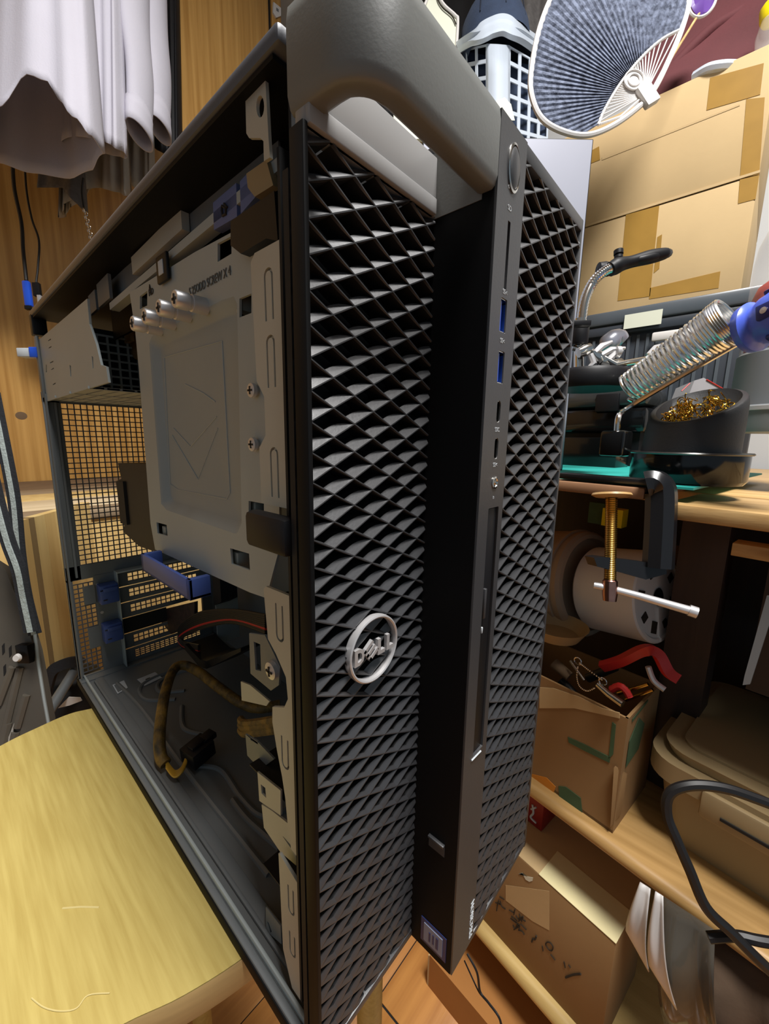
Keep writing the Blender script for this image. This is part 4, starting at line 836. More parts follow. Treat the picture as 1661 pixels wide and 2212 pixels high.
# ---------------- under the desk
cv_ = thing('white_canister', 'white round canister with black labels on its end, lying under the desk', 'canister', tuple(at(1350, 1290, .56)))
vr_ = ray(1400, 1288).normalized(); rt_ = (RGT - vr_ * RGT.dot(vr_)).normalized(); cax = (rt_ * .87 - vr_ * .46 - UPW * .16).normalized(); ce = at(1424, 1290, .53); rc = .061
cs = ce - cax * .115
obj('shell', G().lathe([(.0, .028), (rc - .004, .028), (rc, .032), (rc, .113), (rc - .002, .115), (rc - .006, .1152), (rc - .008, .113), (.0, .113)], cs, tuple(cax), 48, cap=False), M['whitep'], cv_)
e1 = (ZZ - cax * ZZ.dot(cax)).normalized(); e2 = cax.cross(e1)
for k, (a0, w, h_) in enumerate(((20, .012, .022), (75, .010, .014), (120, .010, .012), (160, .012, .016), (200, .010, .010), (250, .012, .018), (300, .010, .012), (335, .010, .016))):
    a_ = radians(a0); p = cs + cax * .1135 + (e1 * cos(a_) + e2 * sin(a_)) * rc * .66
    obj('black_label', G().obox(p, (h_ / 2, w / 2, .0006), ((e1 * cos(a_) + e2 * sin(a_)), (e2 * cos(a_) - e1 * sin(a_)), cax)), M['ink'], cv_)
obj('hub', G().lathe([(.010, .113), (.012, .1145), (.0, .1147)], cs, tuple(cax), 20, cap=False), M['black'], cv_)
dr = thing('brown_drum', 'big round grey brown drum lying behind the white canister', 'drum', tuple(at(1210, 1250, .66)))
ds = cs - cax * .120 + ZZ * .004; rd = .080
obj('shell', G().lathe([(0, 0), (rd, .0), (rd, .135), (rd - .004, .140), (rd - .010, .1405), (rd - .012, .13), (0, .13)], ds, tuple(cax), 48, cap=False), M['drum'], dr)
obj('rim', G().lathe([(rd - .001, .118), (rd + .003, .119), (rd + .003, .124), (rd - .001, .125)], ds, tuple(cax), 48, cap=False), M['drum'], dr)
ob_ = tag(obj('tin_bowl', G().lathe([(.0, 0), (.030, .002), (.040, .018), (.041, .019), (.030, .004), (0, .003)], onf(1200, 1375, .06), (0, 0, 1), 24, cap=False), M['beige']), 'shallow pale bowl rim in shade below the drum', 'bowl')
tag(obj('wood_batten', fbox(-.30, (onf(1580, 1185, .06) - FO).dot(FU), .06, .085, onf(1580, 1200, .06).z, onf(1580, 1172, .06).z, .0008), M['desk']), 'short pale wooden bar under the desk at the right edge', 'bar')
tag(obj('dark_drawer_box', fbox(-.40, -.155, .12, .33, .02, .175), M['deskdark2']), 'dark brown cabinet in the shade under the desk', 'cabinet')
tag(obj('plastic_fin', G().prism([onf(1656, 1288, .01), onf(1680, 1290, .01), onf(1620, 1478, .01), onf(1604, 1480, .01), onf(1608, 1460, .01)], FV * .004), M['greyp']), 'pale grey tapering plastic blade at the right edge under the desk', 'blade')
tag(obj('yellow_packet', fbox((onf(1318, 1118, .16) - FO).dot(FU) - .016, (onf(1300, 1118, .16) - FO).dot(FU), .16, .18, onf(1308, 1136, .16).z, onf(1308, 1098, .16).z), M['yellow']), 'small yellow and red packet behind the clamp screw', 'packet')
tag(obj('green_packet', fbox((onf(1285, 1118, .17) - FO).dot(FU) - .012, (onf(1270, 1118, .17) - FO).dot(FU), .17, .19, onf(1278, 1130, .17).z, onf(1278, 1085, .17).z), M['greenink']), 'small dark green packet left of the yellow packet', 'packet')
sr = thing('tape_roll', 'brown paper tape roll end behind the black clamp', 'roll', tuple(at(1452, 1215, .60)))
obj('roll', G().lathe([(.008, 0), (.026, 0), (.026, .03), (.008, .03)], at(1452, 1215, .60), tuple(cax), 32), M['cork'], sr)

# ---------------- on the desk
DB = .2465                                                     # top of the thin board that the clamp holds
tag(obj('drawing_board', fbox(-.072, .30, -.012, .42, .2345, DB, .003), M['board']), 'thin brown edged board on the desk, gripped by the black clamp', 'board')
tag(obj('cutting_mat', fbox(-.105, .28, .010, .36, DB, DB + .0022), M['teal']), 'teal cutting mat lying on the thin board', 'mat')
tag(obj('wood_offcut', G().prism([onz(1452, 1044, .2360), onz(1560, 1024, .2360), onz(1600, 1028, .2360), onz(1540, 1046, .2360), onz(1455, 1062, .2360)], (0, 0, .009)), M['desk']), 'small rough wood offcut between the clamp and the desk edge', 'offcut')
tag(obj('front_plank', fbox(-.42, -.085, -.002, .12, .2180, .2335, .003), M['desk']), 'pale wood plank with grain at the front right of the desk', 'plank')
# bar clamp
cp_ = thing('screw_clamp', 'black steel screw clamp with brass screw gripping the thin board', 'clamp', tuple(at(1420, 1150, .385)))
cd_ = .385
def cq(x, y, d=cd_): return at(x, y, d)
spine = [cq(1396, 1046, .388), cq(1412, 1044), cq(1424, 1054), cq(1428, 1075), cq(1426, 1140), cq(1421, 1226)]
def barsec(P, w, t, side=None):
    vs = []
    for i, p in enumerate(P):
        tn = (P[min(i + 1, len(P) - 1)] - P[max(i - 1, 0)]).normalized(); s = (side - tn * side.dot(tn)).normalized(); n_ = tn.cross(s)
        for k in range(8):
            a_ = pi / 4 * k + pi / 8; c_, d_ = cos(a_), sin(a_); vs.append(p + s * w / 2 * max(-1, min(1, c_ * 1.12)) + n_ * t / 2 * max(-1, min(1, d_ * 1.12)))
    m_ = len(P); return G().add(vs, [(i * 8 + k, i * 8 + (k + 1) % 8, (i + 1) * 8 + (k + 1) % 8, (i + 1) * 8 + k) for i in range(m_ - 1) for k in range(8)] + [tuple(range(7, -1, -1)), tuple((m_ - 1) * 8 + k for k in range(8))])
obj('frame', barsec(smooth(spine, 5), .022, .0245, FV), M['clampblk'], cp_)
obj('lower_arm', G().prism([cq(1283, 1205), cq(1300, 1203), cq(1392, 1214), cq(1440, 1222), cq(1440, 1240), cq(1395, 1252), cq(1346, 1238), cq(1290, 1224)], FWD * .018), M['clampblk'], cp_)
jb = [onz(1206, 1020, DB + .006), onz(1385, 1030, DB + .006)]
obj('upper_jaw', G().obox((fp(.015, .000, DB + .0060) + fp(-.070, .000, DB + .0045)) / 2, (.047, .010, .0030), (FU, FV, ZZ), .001), M['clampblk'], cp_)
sx = cq(1319, 1100, .39)
tp = cq(1321, 1072, .392); bt = cq(1317, 1298, .388); axs = (bt - tp).normalized(); Ls = (bt - tp).length
pr = []; nth = 46
for k in range(nth * 2 + 1): pr.append((.0056 if k % 2 else .0049, Ls * .80 * k / (nth * 2)))
obj('screw', G().lathe(pr, tp, tuple(axs), 16), M['brass'], cp_)
obj('screw_end', G().lathe([(.0056, 0), (.0066, .0012), (.0066, Ls * .14), (.0058, Ls * .2), (.0, Ls * .2)], tp + axs * Ls * .80, tuple(axs), 18, cap=False), M['brasspink'], cp_)
obj('swivel_pad', G().lathe([(0, 0), (.017, .0), (.0178, .002), (.014, .004), (.006, .0045)], tp - axs * .003, tuple(axs), 26, cap=False), M['desk'], cp_)
obj('tommy_bar', G().tube([cq(1283, 1264, .395), cq(1318, 1271, .388), cq(1382, 1288, .38), cq(1500, 1322, .36)], [.0034, .0034, .0036, .0042], 12).tube([cq(1488, 1318, .362), cq(1506, 1324, .359)], .0052, 12), M['satin'], cp_)
# soldering iron stand with coil, tray and black cup of brass wool
stn = thing('soldering_stand', 'soldering iron stand with a silver coil holder on a black base', 'stand', tuple(at(1340, 985, .42)))
A = at(1356, 842, .445); B = at(1572, 694, .365); axc = (B - A).normalized(); q1 = axc.orthogonal().normalized(); q2 = axc.cross(q1); Lc = (B - A).length
g = []; turns = 21; npt = turns * 18
for i in range(npt + 1):
    t = i / npt; w = 2 * pi * turns * t; r = .0158 + .0048 * t; tt = t if t < .82 else .82 + (t - .82) * .62
    g.append(A + axc * (Lc * tt) + (q1 * cos(w) + q2 * sin(w)) * r)
obj('coil', G().tube(g, .0017, 7), M['coil'], stn)
for k in range(5):
    p = A + axc * (Lc * (.945 + .019 * k)); rr_ = .0209
    obj('end_ring', G().tube([p + (q1 * cos(w) + q2 * sin(w)) * rr_ for w in [2 * pi * j / 32 for j in range(32)]], .0018, 7, True), M['coil'], stn)
obj('support_rod', G().tube(smooth([at(1332, 945, .418), at(1336, 900, .418), at(1352, 884, .430), at(1420, 842, .410), at(1540, 772, .378), at(1620, 726, .360)], 6), .0028, 9), M['chrome'], stn)
BZ = DB + .0022
obj('rod_socket', G().obox(at(1330, 958, .418), (.012, .012, .013), (FU, FV, ZZ), .003), M['gloss'], stn)
obj('base_block', G().prism([onz(1294, 1000, BZ), onz(1372, 1006, BZ), onz(1420, 1000, BZ), onz(1350, 994, BZ)], (0, 0, .014)), M['gloss'], stn)
cc = onz(1478, 1030, BZ); cc = at(1482, 1004, .437); cc.z = BZ; TZ = .030
obj('base_tray', G().lathe([(.0, 0), (.047, 0), (.050, .004), (.050, TZ), (.0, TZ)], cc, (0, 0, 1), 48, 1.05, tuple(FU), cap=False), M['gloss'], stn)
obj('tray_plate', G().lathe([(.0, TZ), (.0515, TZ), (.0525, TZ + .0012), (.0515, TZ + .0025), (.0, TZ + .0025)], cc, (0, 0, 1), 48, 1.05, tuple(FU), cap=False), M['satind'], stn)
cup = thing('tip_cleaner', 'black slanted cup filled with brass wool on the soldering stand base', 'cup', tuple(cc + ZZ * (TZ + .0025)))
def cupsurf(r0, r1, hz, slope, inner=False):
    g = G(); n = 40; vs = []
    lev = [(0, 1.0), (.5, .98), (.85, .96), (.97, .93), (1.0, .90)]
    for f, s in lev:
        for k in range(n):
            w = 2 * pi * k / n; dr_ = RGT * cos(w) + Vc((FWD.x, FWD.y, 0)).normalized() * sin(w)
            top = hz * (.74 + .30 * (cos(w) * .8 + .45 * sin(w))); vs.append(cc + ZZ * (TZ + .0025) + dr_ * (r0 * s) * (1 + .06 * f * cos(w)) + ZZ * top * f)
    return vs, n, len(lev)
vs, n, m_ = cupsurf(.044, .04, .067, .5)
inn = [cc + ZZ * (TZ + .0025) + (p - cc - ZZ * (TZ + .0025)) * 1 for p in vs[-n:]]
inner = []
for k, p in enumerate(inn): d_ = Vc((p.x - cc.x, p.y - cc.y, 0)); inner.append(p - d_ * .10 + ZZ * .0002)
floor_ = [q - Vc((q.x - cc.x, q.y - cc.y, 0)) * .12 - ZZ * .016 for q in inner]
g = G(); allv = vs + inner + floor_; m2 = m_ + 2
g.add(allv, [(r * n + k, r * n + (k + 1) % n, (r + 1) * n + (k + 1) % n, (r + 1) * n + k) for r in range(m2 - 1) for k in range(n)] + [tuple(range(n - 1, -1, -1)), tuple((m2 - 1) * n + k for k in range(n))])
obj('cup', g, M['rubber'], cup, 60)
g = G(); fc = sum((Vc(p) for p in floor_), Vc((0, 0, 0))) / n
for i in range(70):
    k = random.randrange(n); f = sqrt(random.random()) * .92; p = fc + (floor_[k] - fc) * f + ZZ * .006; pts = []
    ph = random.random() * 6; rr_ = .003 + .002 * random.random(); a_ = Vc((random.uniform(-1, 1), random.uniform(-1, 1), random.uniform(-1, 1))).normalized(); b_ = a_.orthogonal().normalized()
    for j in range(16):
        w = ph + j * .62; pts.append(p + a_ * rr_ * cos(w) + b_ * rr_ * sin(w) + a_.cross(b_) * .0005 * j + ZZ * .0004 * j)
    g.tube(pts, .0006, 4)
o = obj('brass_wool', g, M['brasswool'], cup, kind='stuff')
# blue iron handle
bh = thing('soldering_iron', 'blue soldering iron handle sticking out of the coil at the right edge', 'soldering iron', tuple(at(1630, 690, .385)))
HB = at(1606, 716, .356); HE = at(1700, 676, .325); ha = (HE - HB).normalized()
obj('collar', G().lathe([(.0, .0), (.016, .0), (.0205, .003), (.0215, .009), (.0178, .0125), (.0174, .016), (.0200, .020), (.0228, .032), (.0228, .08), (.0, .08)], HB, tuple(ha), 32, cap=False), M['blueplas'], bh, 50)
for w in (0.4, 1.7, 3.0, 4.3, 5.5):
    s1_ = ha.orthogonal().normalized(); s2_ = ha.cross(s1_); d_ = s1_ * cos(w) + s2_ * sin(w); t_ = ha.cross(d_)
    o = obj('grip_slot', G().obox(HB + ha * .034 + d_ * .0214, (.0095, .0062, .0024), (ha, t_, d_), .0015), M['bluedark'], bh)
    obj('slot_screw', G().lathe([(.0022, 0), (.0026, .0008), (.0, .001)], HB + ha * .031 + d_ * .0238, tuple(d_), 12, cap=False), M['satin'], bh)
# helping-hand magnifier
hh = thing('helping_hand', 'helping hand magnifier with chrome gooseneck, black lens head and clips', 'magnifier', tuple(at(1262, 830, .50)))
hd = .50
obj('base', G().lathe([(0, 0), (.043, 0), (.045, .004), (.045, .018), (.042, .022), (0, .022)], at(1272, 842, hd), (0, 0, 1), 40, cap=False), M['black'], hh)
obj('post', G().tube([at(1250, 806, hd), at(1250, 690, hd)], .0058, 14), M['chrome'], hh)
obj('post_collar', G().lathe([(.0095, 0), (.0105, .002), (.0105, .02), (.0095, .022)], at(1250, 745, hd), (0, 0, 1), 20), M['black'], hh)
nk = smooth([at(1254, 735, hd), at(1256, 690, hd), at(1264, 645, hd), (at(1282, 608, hd)), at(1306, 586, hd), at(1326, 577, hd)], 12)
obj('gooseneck', G().tube(nk, [.0055 + (.0007 if i % 2 else 0) for i in range(len(nk))], 12), M['chrome'], hh)
hp = smooth([at(1318, 582, hd), at(1338, 572, hd), at(1362, 566, hd), at(1400, 556, hd), at(1436, 548, hd), at(1447, 546, hd)], 5)
obj('lens_arm', G().tube(hp, [.0085, .0085, .009, .0095, .0095, .009, .0085, .008, .0075, .0072, .007, .007, .0072, .0075, .0078, .008, .008, .0078, .0075, .007, .0066, .006, .005, .004, .003, .002][:len(hp)], 14), M['black'], hh)
vr_ = ray(1395, 560).normalized(); lc = at(1398, 558, hd + .018); ln_ = (UPW * .93 + RGT * -.25 + FWD * -.18).normalized()
obj('lens_frame', G().tube([lc + (RGT * .027 + UPW * .0065) * cos(w) + vr_ * sin(w) * .03 for w in [2 * pi * k / 36 for k in range(36)]], .0052, 10, True), M['black'], hh)
obj('knob', G().lathe([(.004, 0), (.005, .001), (.005, .004), (.0035, .005), (.0055, .006), (.0055, .011), (.0, .012)], at(1336, 560, hd), tuple(UPW), 16, cap=False), M['black'], hh)
obj('rear_knob', G().lathe([(0, -.008), (.008, -.007), (.009, 0), (.008, .007), (0, .008)], at(1304, 582, hd + .008), tuple(RGT), 18, cap=False), M['black'], hh)
obj('cross_bar', G().tube([at(1238, 752, hd), at(1285, 762, hd - .01), at(1330, 788, hd - .02), at(1420, 772, hd - .02)], .0036, 10), M['chrome'], hh)
for (x, y, dx, dy) in ((1262, 757, 8, -3), (1290, 770, 6, 6), (1312, 783, 7, 2), (1330, 790, 5, -2)):
    obj('joint', G().lathe([(.0, -.009), (.006, -.008), (.0075, 0), (.006, .008), (0, .009)], at(x, y, hd - .012), tuple((RGT * dx - UPW * dy).normalized()), 14, cap=False), M['chrome'], hh)
for pts in (((1285, 762), (1300, 748), (1322, 738)), ((1298, 768), (1320, 756), (1350, 752)), ((1275, 765), (1282, 785), (1270, 795)), ((1400, 768), (1416, 752), (1430, 745)), ((1312, 780), (1330, 762), (1345, 758))):
    obj('clip_jaw', G().tube([at(x, y, hd - .016) for x, y in pts], [.0034, .0040, .0018], 8), M['satin'], hh)
for x, y in ((1334, 760), (1424, 762)):
    obj('wing_nut', G().lathe([(.0, -.003), (.0065, -.0025), (.0065, .0025), (.0, .003)], at(x, y, hd - .018), tuple(RGT), 14, cap=False), M['satin'], hh)
tag(obj('usb_dongle', G().obox(at(1252, 700, .47), (.012, .004, .003), (RGT, FWD, ZZ), .001), M['black']), 'little black connector beside the chrome post', 'connector')
# cases behind the stand
def ibox(pts, d, deep, m, name, label, cat, b=.004):
    """box whose front face has these pixel corners at depth d"""
    g = G(); g.prism([at(x, y, d) for x, y in pts], Vc((FWD.x, FWD.y, 0)).normalized() * deep); return tag(obj(name, g, m), label, cat)
gv = .34; gu0 = (onf(1396, 900, gv) - FO).dot(FU); gu1 = gu0 + .20; gz = lambda y: onf(1300, y, gv).z
gb = thing('black_case', 'glossy black case with a domed lid behind the coil stand', 'case', tuple(fp((gu0 + gu1) / 2, gv + .07, BZ)))
obj('foot_plinth', fbox(gu0 + .01, gu1, gv + .012, gv + .09, BZ - .002, gz(935)), M['black'], gb)
obj('body', fbox(gu0, gu1, gv, gv + .10, gz(935), gz(882), .008), M['gloss'], gb)
obj('lid', fbox(gu0, gu1, gv - .003, gv + .103, gz(881), gz(842), .012), M['gloss2'], gb)
obj('lid_latch', fbox(gu0 + .045, gu0 + .085, gv - .007, gv + .002, gz(890), gz(852), .002), M['black'], gb)
hu = (onf(1335, 950, .27) - FO).dot(FU)
tag(obj('small_black_box', fbox(hu, hu + .13, .27, .325, BZ - .002, onf(1300, 945, .27).z, .002), M['gloss']), 'low glossy black box in front of the domed black case', 'box')
# grey storage crate behind with ribs and a lip, boxes on it
cr_ = thing('grey_crate', 'grey plastic crate with a pale handle under the cardboard boxes', 'crate', tuple(onx(1430, 760, .86)))
CX0 = .86; zt = onx(1430, 648, CX0).z; yA = .33; yB = -.09
zcb = BZ
obj('body', G().box((CX0 + .010, yB + .01, zcb), (CX0 + .30, yA, zt - .022), .006), M['greyd'], cr_)
obj('lid', G().box((CX0 - .004, yB, zt - .030), (CX0 + .31, yA + .005, zt - .004), .005), M['greyd2'], cr_)
obj('lid_lip', G().box((CX0, yB, zt - .050), (CX0 + .30, yA, zt - .030), .004), M['greyd'], cr_)
for i in range(25):
    y = yB + .02 + i * .016; obj('rib', G().box((CX0 + .0065, y, zcb + .01), (CX0 + .0105, y + .005, zt - .055)), M['greyd2'], cr_)
hz = onx(1490, 718, CX0 - .006); obj('handle', G().obox(hz + Vc((0, .0, 0)), (.004, .058, .008), None, .003), M['whitep'], cr_)
lz = onx(1388, 690, CX0 - .006); obj('tape_label', G().obox(lz, (.0006, .031, .013)), M['pale'], cr_)
tag(obj('white_scoop', G().tube(smooth([at(1306, 752, .56), at(1318, 738, .56), at(1334, 730, .56), at(1346, 738, .56)], 4), [.008, .010, .012, .013, .013, .013, .013, .012, .012, .012, .011, .010, .009][:13], 12), M['silver']), 'pale grey plastic scoop end behind the chrome clips', 'scoop')
wp = thing('white_carton', 'white carton with red lines leaning behind the black cup', 'carton', tuple(at(1540, 840, .50)))
obj('body', G().prism([at(1484, 862, .47), at(1500, 822, .47), at(1520, 816, .47), at(1600, 862, .47), at(1600, 878, .47)], FWD * .03), M['greyp2'], wp)
obj('red_line', G().tube([at(1526, 820, .4693), at(1590, 856, .4693)], .0007, 5), M['red'], wp)
obj('red_line', G().tube([at(1472, 845, .4693), at(1490, 828, .4693)], .0007, 5), M['red'], wp)
# clear domed canister with a red insert on a grey base
dm = thing('dome_canister', 'clear domed canister with red insert on a grey base at the right edge', 'canister', tuple(at(1690, 900, .50)))
dc = at(1702, 935, .50); hz_ = lambda y: (at(1702, y, .50).z - dc.z)
rD = .0600
obj('base', G().lathe([(0, 0), (rD * 1.12, 0), (rD * 1.14, .006), (rD * 1.14, hz_(885)), (rD * 1.02, hz_(878)), (rD * 1.02, hz_(770)), (rD * .98, hz_(765)), (0, hz_(765))], dc, (0, 0, 1), 48, cap=False), M['greyp'], dm)
obj('base_ring', G().lathe([(rD * 1.03, hz_(880)), (rD * 1.17, hz_(882)), (rD * 1.17, hz_(890)), (rD * 1.03, hz_(894))], dc, (0, 0, 1), 48), M['satin'], dm)
obj('base_plate', G().obox(dc + ZZ * hz_(828) + (-RGT * .72 - FWD * .7).normalized() * rD * 1.02, (.012, .002, .004), (Vc((FWD.x - RGT.x, FWD.y - RGT.y, 0)).normalized(), Vc((FWD.x + RGT.x, FWD.y + RGT.y, 0)).normalized(), ZZ)), M['black'], dm)
obj('red_insert', G().lathe([(0, hz_(760)), (rD * .92, hz_(760)), (rD * .92, hz_(648)), (rD * .86, hz_(628)), (rD * .7, hz_(614)), (0, hz_(608))], dc, (0, 0, 1), 40, cap=False), M['red'], dm)
dome = [(rD * .985, hz_(765)), (rD * .985, hz_(580)), (rD * .95, hz_(545)), (rD * .85, hz_(515)), (rD * .66, hz_(494)), (rD * .4, hz_(484)), (.002, hz_(480))]
obj('clear_dome', G().lathe(dome, dc, (0, 0, 1), 48, cap=False), M['glass'], dm, 60)
obj('inner_column', G().lathe([(.018, hz_(610)), (.016, hz_(500)), (.0, hz_(498))], dc - RGT * .012, (0, 0, 1), 20, cap=False), M['smoke'], dm)

# ---------------- upper right: boxes, fan, basket and the rest
BX = .89
zs = onx(1440, 436, BX).z; zt2 = onx(1500, 168, BX).z; zb2 = zt - .004
yb0 = onx(1641, 376, BX).y; yb1 = .33
for nm, lab, z0, z1 in (('cardboard_box', 'large tan cardboard box with brown tape, lower of the stacked pair', zb2, zs - .0008), ('cardboard_box', 'large tan cardboard box with brown tape, upper of the stacked pair', zs, zt2)):
    t = thing(nm, lab, 'box', (BX + .1, .15, z0), 'tan cardboard boxes')
    obj('body', G().box((BX, yb0, z0), (BX + .32, yb1, z1), .003), M['card'], t)
    up_ = z0 == zs
    def tp4(pts): return G().prism([onx(x, y, BX - .0006) for x, y in pts], (.0008, 0, 0))
    if up_:
        obj('tape_strip', tp4(((1534, 168), (1650, 136), (1642, 204), (1526, 238))), M['tape'], t)
        obj('tape_strip', tp4(((1612, 214), (1652, 210), (1640, 376), (1598, 386))), M['tape'], t)
        obj('tape_strip', tp4(((1268, 330), (1294, 316), (1296, 345), (1268, 356))), M['tape'], t)
        obj('clear_tape', tp4(((1300, 340), (1598, 224), (1598, 228), (1300, 346))), M['card'], t)
    else:
        obj('tape_strip', tp4(((1352, 464), (1424, 444), (1404, 640), (1334, 650))), M['tape'], t)
        obj('tape_strip', tp4(((1420, 512), (1430, 506), (1424, 580), (1412, 590))), M['tape'], t)
        obj('tape_strip', tp4(((1404, 622), (1556, 586), (1552, 622), (1402, 646))), M['tape'], t)
        obj('tape_strip', tp4(((1598, 388), (1640, 378), (1632, 430), (1594, 440))), M['tape'], t)
    obj('seam_flap', G().box((BX - .0012, yb0, z0), (BX, yb1, z0 + .004)), M['card'], t)
# grey flat panel behind the tower
pt_ = at(1279, 305, .52); rH = Vc((RGT.x, RGT.y, 0)).normalized(); nH = Vc((-rH.y, rH.x, 0)); zbm = .2490
pnl = thing('flat_screen', 'flat grey screen panel standing behind the right side of the tower', 'screen', (pt_.x, pt_.y, zbm))
obj('panel', G().obox(pt_ - rH * .11 + ZZ * ((zbm - pt_.z) / 2), (.11, .004, (pt_.z - zbm) / 2), (rH, nH, ZZ), .001), M['black'], pnl)
obj('screen_face', G().obox(pt_ - rH * .11 + ZZ * ((zbm - pt_.z) / 2) - nH * .0038, (.1085, .0008, (pt_.z - zbm) / 2 - .0015), (rH, nH, ZZ)), M['silver'], pnl)
# paddle fan
fn = thing('paddle_fan', 'big round paddle fan of blue grey cloth with white ribs, on the upper box', 'fan', tuple(at(1400, 215, .60)))
FD = .60
def fq(x, y, w=0.0): return at(x, y, FD + w)
rim = smooth([(1390, 222), (1330, 268), (1270, 292), (1215, 284), (1170, 256), (1148, 205), (1148, 150), (1166, 60), (1200, -20), (1260, -90), (1340, -130), (1420, -120), (1480, -60), (1488, 0), (1470, 70), (1440, 140), (1415, 190)], 6, True)
obj('rim', G().tube([fq(p.x, p.y) for p in rim], .0040, 8, True), M['whitep'], fn)
arc = smooth([(1292, 270), (1305, 238), (1340, 180), (1385, 125), (1430, 85), (1474, 62)], 8)
cl_o = [p for p in rim if not ((p.x - 1292) * (62 - 270) - (p.y - 270) * (1474 - 1292) < -0)]
ctr = Vc((1310, 90, 0)); cloth = []
for p in rim:
    side = (1474 - 1292) * (p.y - 270) - (62 - 270) * (p.x - 1292)
    if side < 0: cloth.append(ctr + (p - ctr) * .975)
# rotate list so it starts after the gap
gapi = max(range(len(cloth)), key=lambda i: (cloth[i] - cloth[i - 1]).length); cloth = cloth[gapi:] + cloth[:gapi]
hub = Vc((1392, 205, 0))
if (cloth[0] - arc[0]).length > (cloth[0] - arc[-1]).length: arc_c = list(arc)
else: arc_c = list(reversed(arc))
outline_ = cloth + arc_c
g = G(); NR = 90; NV = 14; vs = []
def edge_pt(ang):
    best = None; d = Vc((cos(ang), sin(ang), 0))
    for i in range(len(outline_)):
        a, b = outline_[i - 1], outline_[i]; e = b - a; den = d.x * e.y - d.y * e.x
        if abs(den) < 1e-9: continue
        w = a - hub; t = (w.x * e.y - w.y * e.x) / den; s = (w.x * d.y - w.y * d.x) / den
        if 0 <= s <= 1 and t > 0: best = t if best is None else max(best, t)
    return best
def arc_t(ang):
    best = None; d = Vc((cos(ang), sin(ang), 0))
    for i in range(1, len(arc)):
        a, b = arc[i - 1], arc[i]; e = b - a; den = d.x * e.y - d.y * e.x
        if abs(den) < 1e-9: continue
        w = a - hub; t = (w.x * e.y - w.y * e.x) / den; s = (w.x * d.y - w.y * d.x) / den
        if 0 <= s <= 1 and t > 0: best = t
    return best
a0 = math.atan2(arc[0].y - hub.y, arc[0].x - hub.x); a1 = math.atan2(arc[-1].y - hub.y, arc[-1].x - hub.x)
if a0 < 0: a0 += 2 * pi
if a1 < 0: a1 += 2 * pi
for i in range(NR + 1):
    an = a0 + (a1 - a0) * (.004 + .992 * i / NR); d = Vc((cos(an), sin(an), 0)); t0 = arc_t(an) or 100; t1 = (edge_pt(an) or 300)
    for j in range(NV + 1):
        t = t0 + (t1 - t0) * j / NV; q = hub + d * t; vs.append(fq(q.x, q.y, -.0012 + .0009 * (1 if i % 2 else -1)))
g.add(vs, [(i * (NV + 1) + j, i * (NV + 1) + j + 1, (i + 1) * (NV + 1) + j + 1, (i + 1) * (NV + 1) + j) for i in range(NR) for j in range(NV)])
solid(obj('pleated_cloth', g, M['fan'], fn, 15), .0012)
obj('arc_strip', G().tube([fq(p.x, p.y, -.001) for p in arc], .0022, 7), M['whitep'], fn)
for i in range(30):
    an = a0 + (a1 - a0) * (i + .5) / 30; d = Vc((cos(an), sin(an), 0)); t0 = arc_t(an)
    if t0: p0 = hub + d * 18; p1 = hub + d * t0; obj('rib', G().tube([fq(p0.x, p0.y), fq(p1.x, p1.y)], [.0011, .0009], 6), M['whitep'], fn)
for r_0 in (.0085, .0145): obj('hub_ring', G().tube([fq(1370, 172, -.004) + RGT * cos(w) * r_0 + UPW * sin(w) * r_0 for w in [2 * pi * k / 24 for k in range(24)]], .0012, 6, True), M['whitep'], fn)
obj('hub_disc', G().lathe([(0, 0), (.015, .0), (.015, .002), (0, .002)], fq(1370, 172, -.003), tuple(FWD), 28, cap=False), M['whitep'], fn)
obj('inner_rim', G().tube([fq(x, y, -.001) for x, y in ((1296, 268), (1340, 252), (1385, 212))], .0016, 6).tube([fq(x, y, -.001) for x, y in ((1472, 66), (1448, 120), (1408, 195))], .0016, 6), M['whitep'], fn)
hd_ = (fq(1408, 225) - fq(1386, 190)).normalized()
obj('handle', G().obox(fq(1398, 206, -.003), (.016, .011, .005), (hd_, hd_.cross(FWD).normalized(), FWD), .002), M['whitep'], fn)
# clear basket with cap on it
bk = thing('clear_basket', 'clear frosted plastic lattice basket behind the tower handle', 'basket', tuple(at(1085, 320, .90)))
kd = .90
def bq(x, y, w=0.0): return at(x, y, kd + w)
def lattice(corners, nu, nv, m_=.2, bar_=.0045, name='lattice_side'):
    """four corners TL, TR, BR, BL in the world: bars that leave square holes"""
    a, b, c_, d_ = corners; g = G(); nrm = (b - a).cross(d_ - a).normalized() * .002
    def q(u, v): return (a * (1 - u) + b * u) * (1 - v) + (d_ * (1 - u) + c_ * u) * v
    wu = bar_ / (b - a).length; wv = bar_ / (d_ - a).length
    for i in range(nu + 1):
        u = i / nu; u0, u1 = max(0, u - wu), min(1, u + wu); g.prism([q(u0, 0), q(u1, 0), q(u1, 1), q(u0, 1)], nrm)
    for j in range(nv + 1):
        v = j / nv; v0, v1 = max(0, v - wv), min(1, v + wv); g.prism([q(0, v0), q(1, v0), q(1, v1), q(0, v1)], nrm)
    return obj(name, g, M['clearp'], bk)
lattice([bq(1100, 98), bq(1190, 150, .06), bq(1178, 420, .06), bq(1096, 420)], 4, 9)
lattice([bq(1006, 105, .05), bq(1052, 95), bq(1052, 420), bq(1012, 420, .05)], 2, 9)
g = G(); g.surf(lambda u, v: bq(1052 + 48 * u, 95 + 325 * v + 4 * u, -.016 * sin(pi * u)), 10, 6); solid(obj('corner_column', g, M['clearp'], bk, 60), .003)
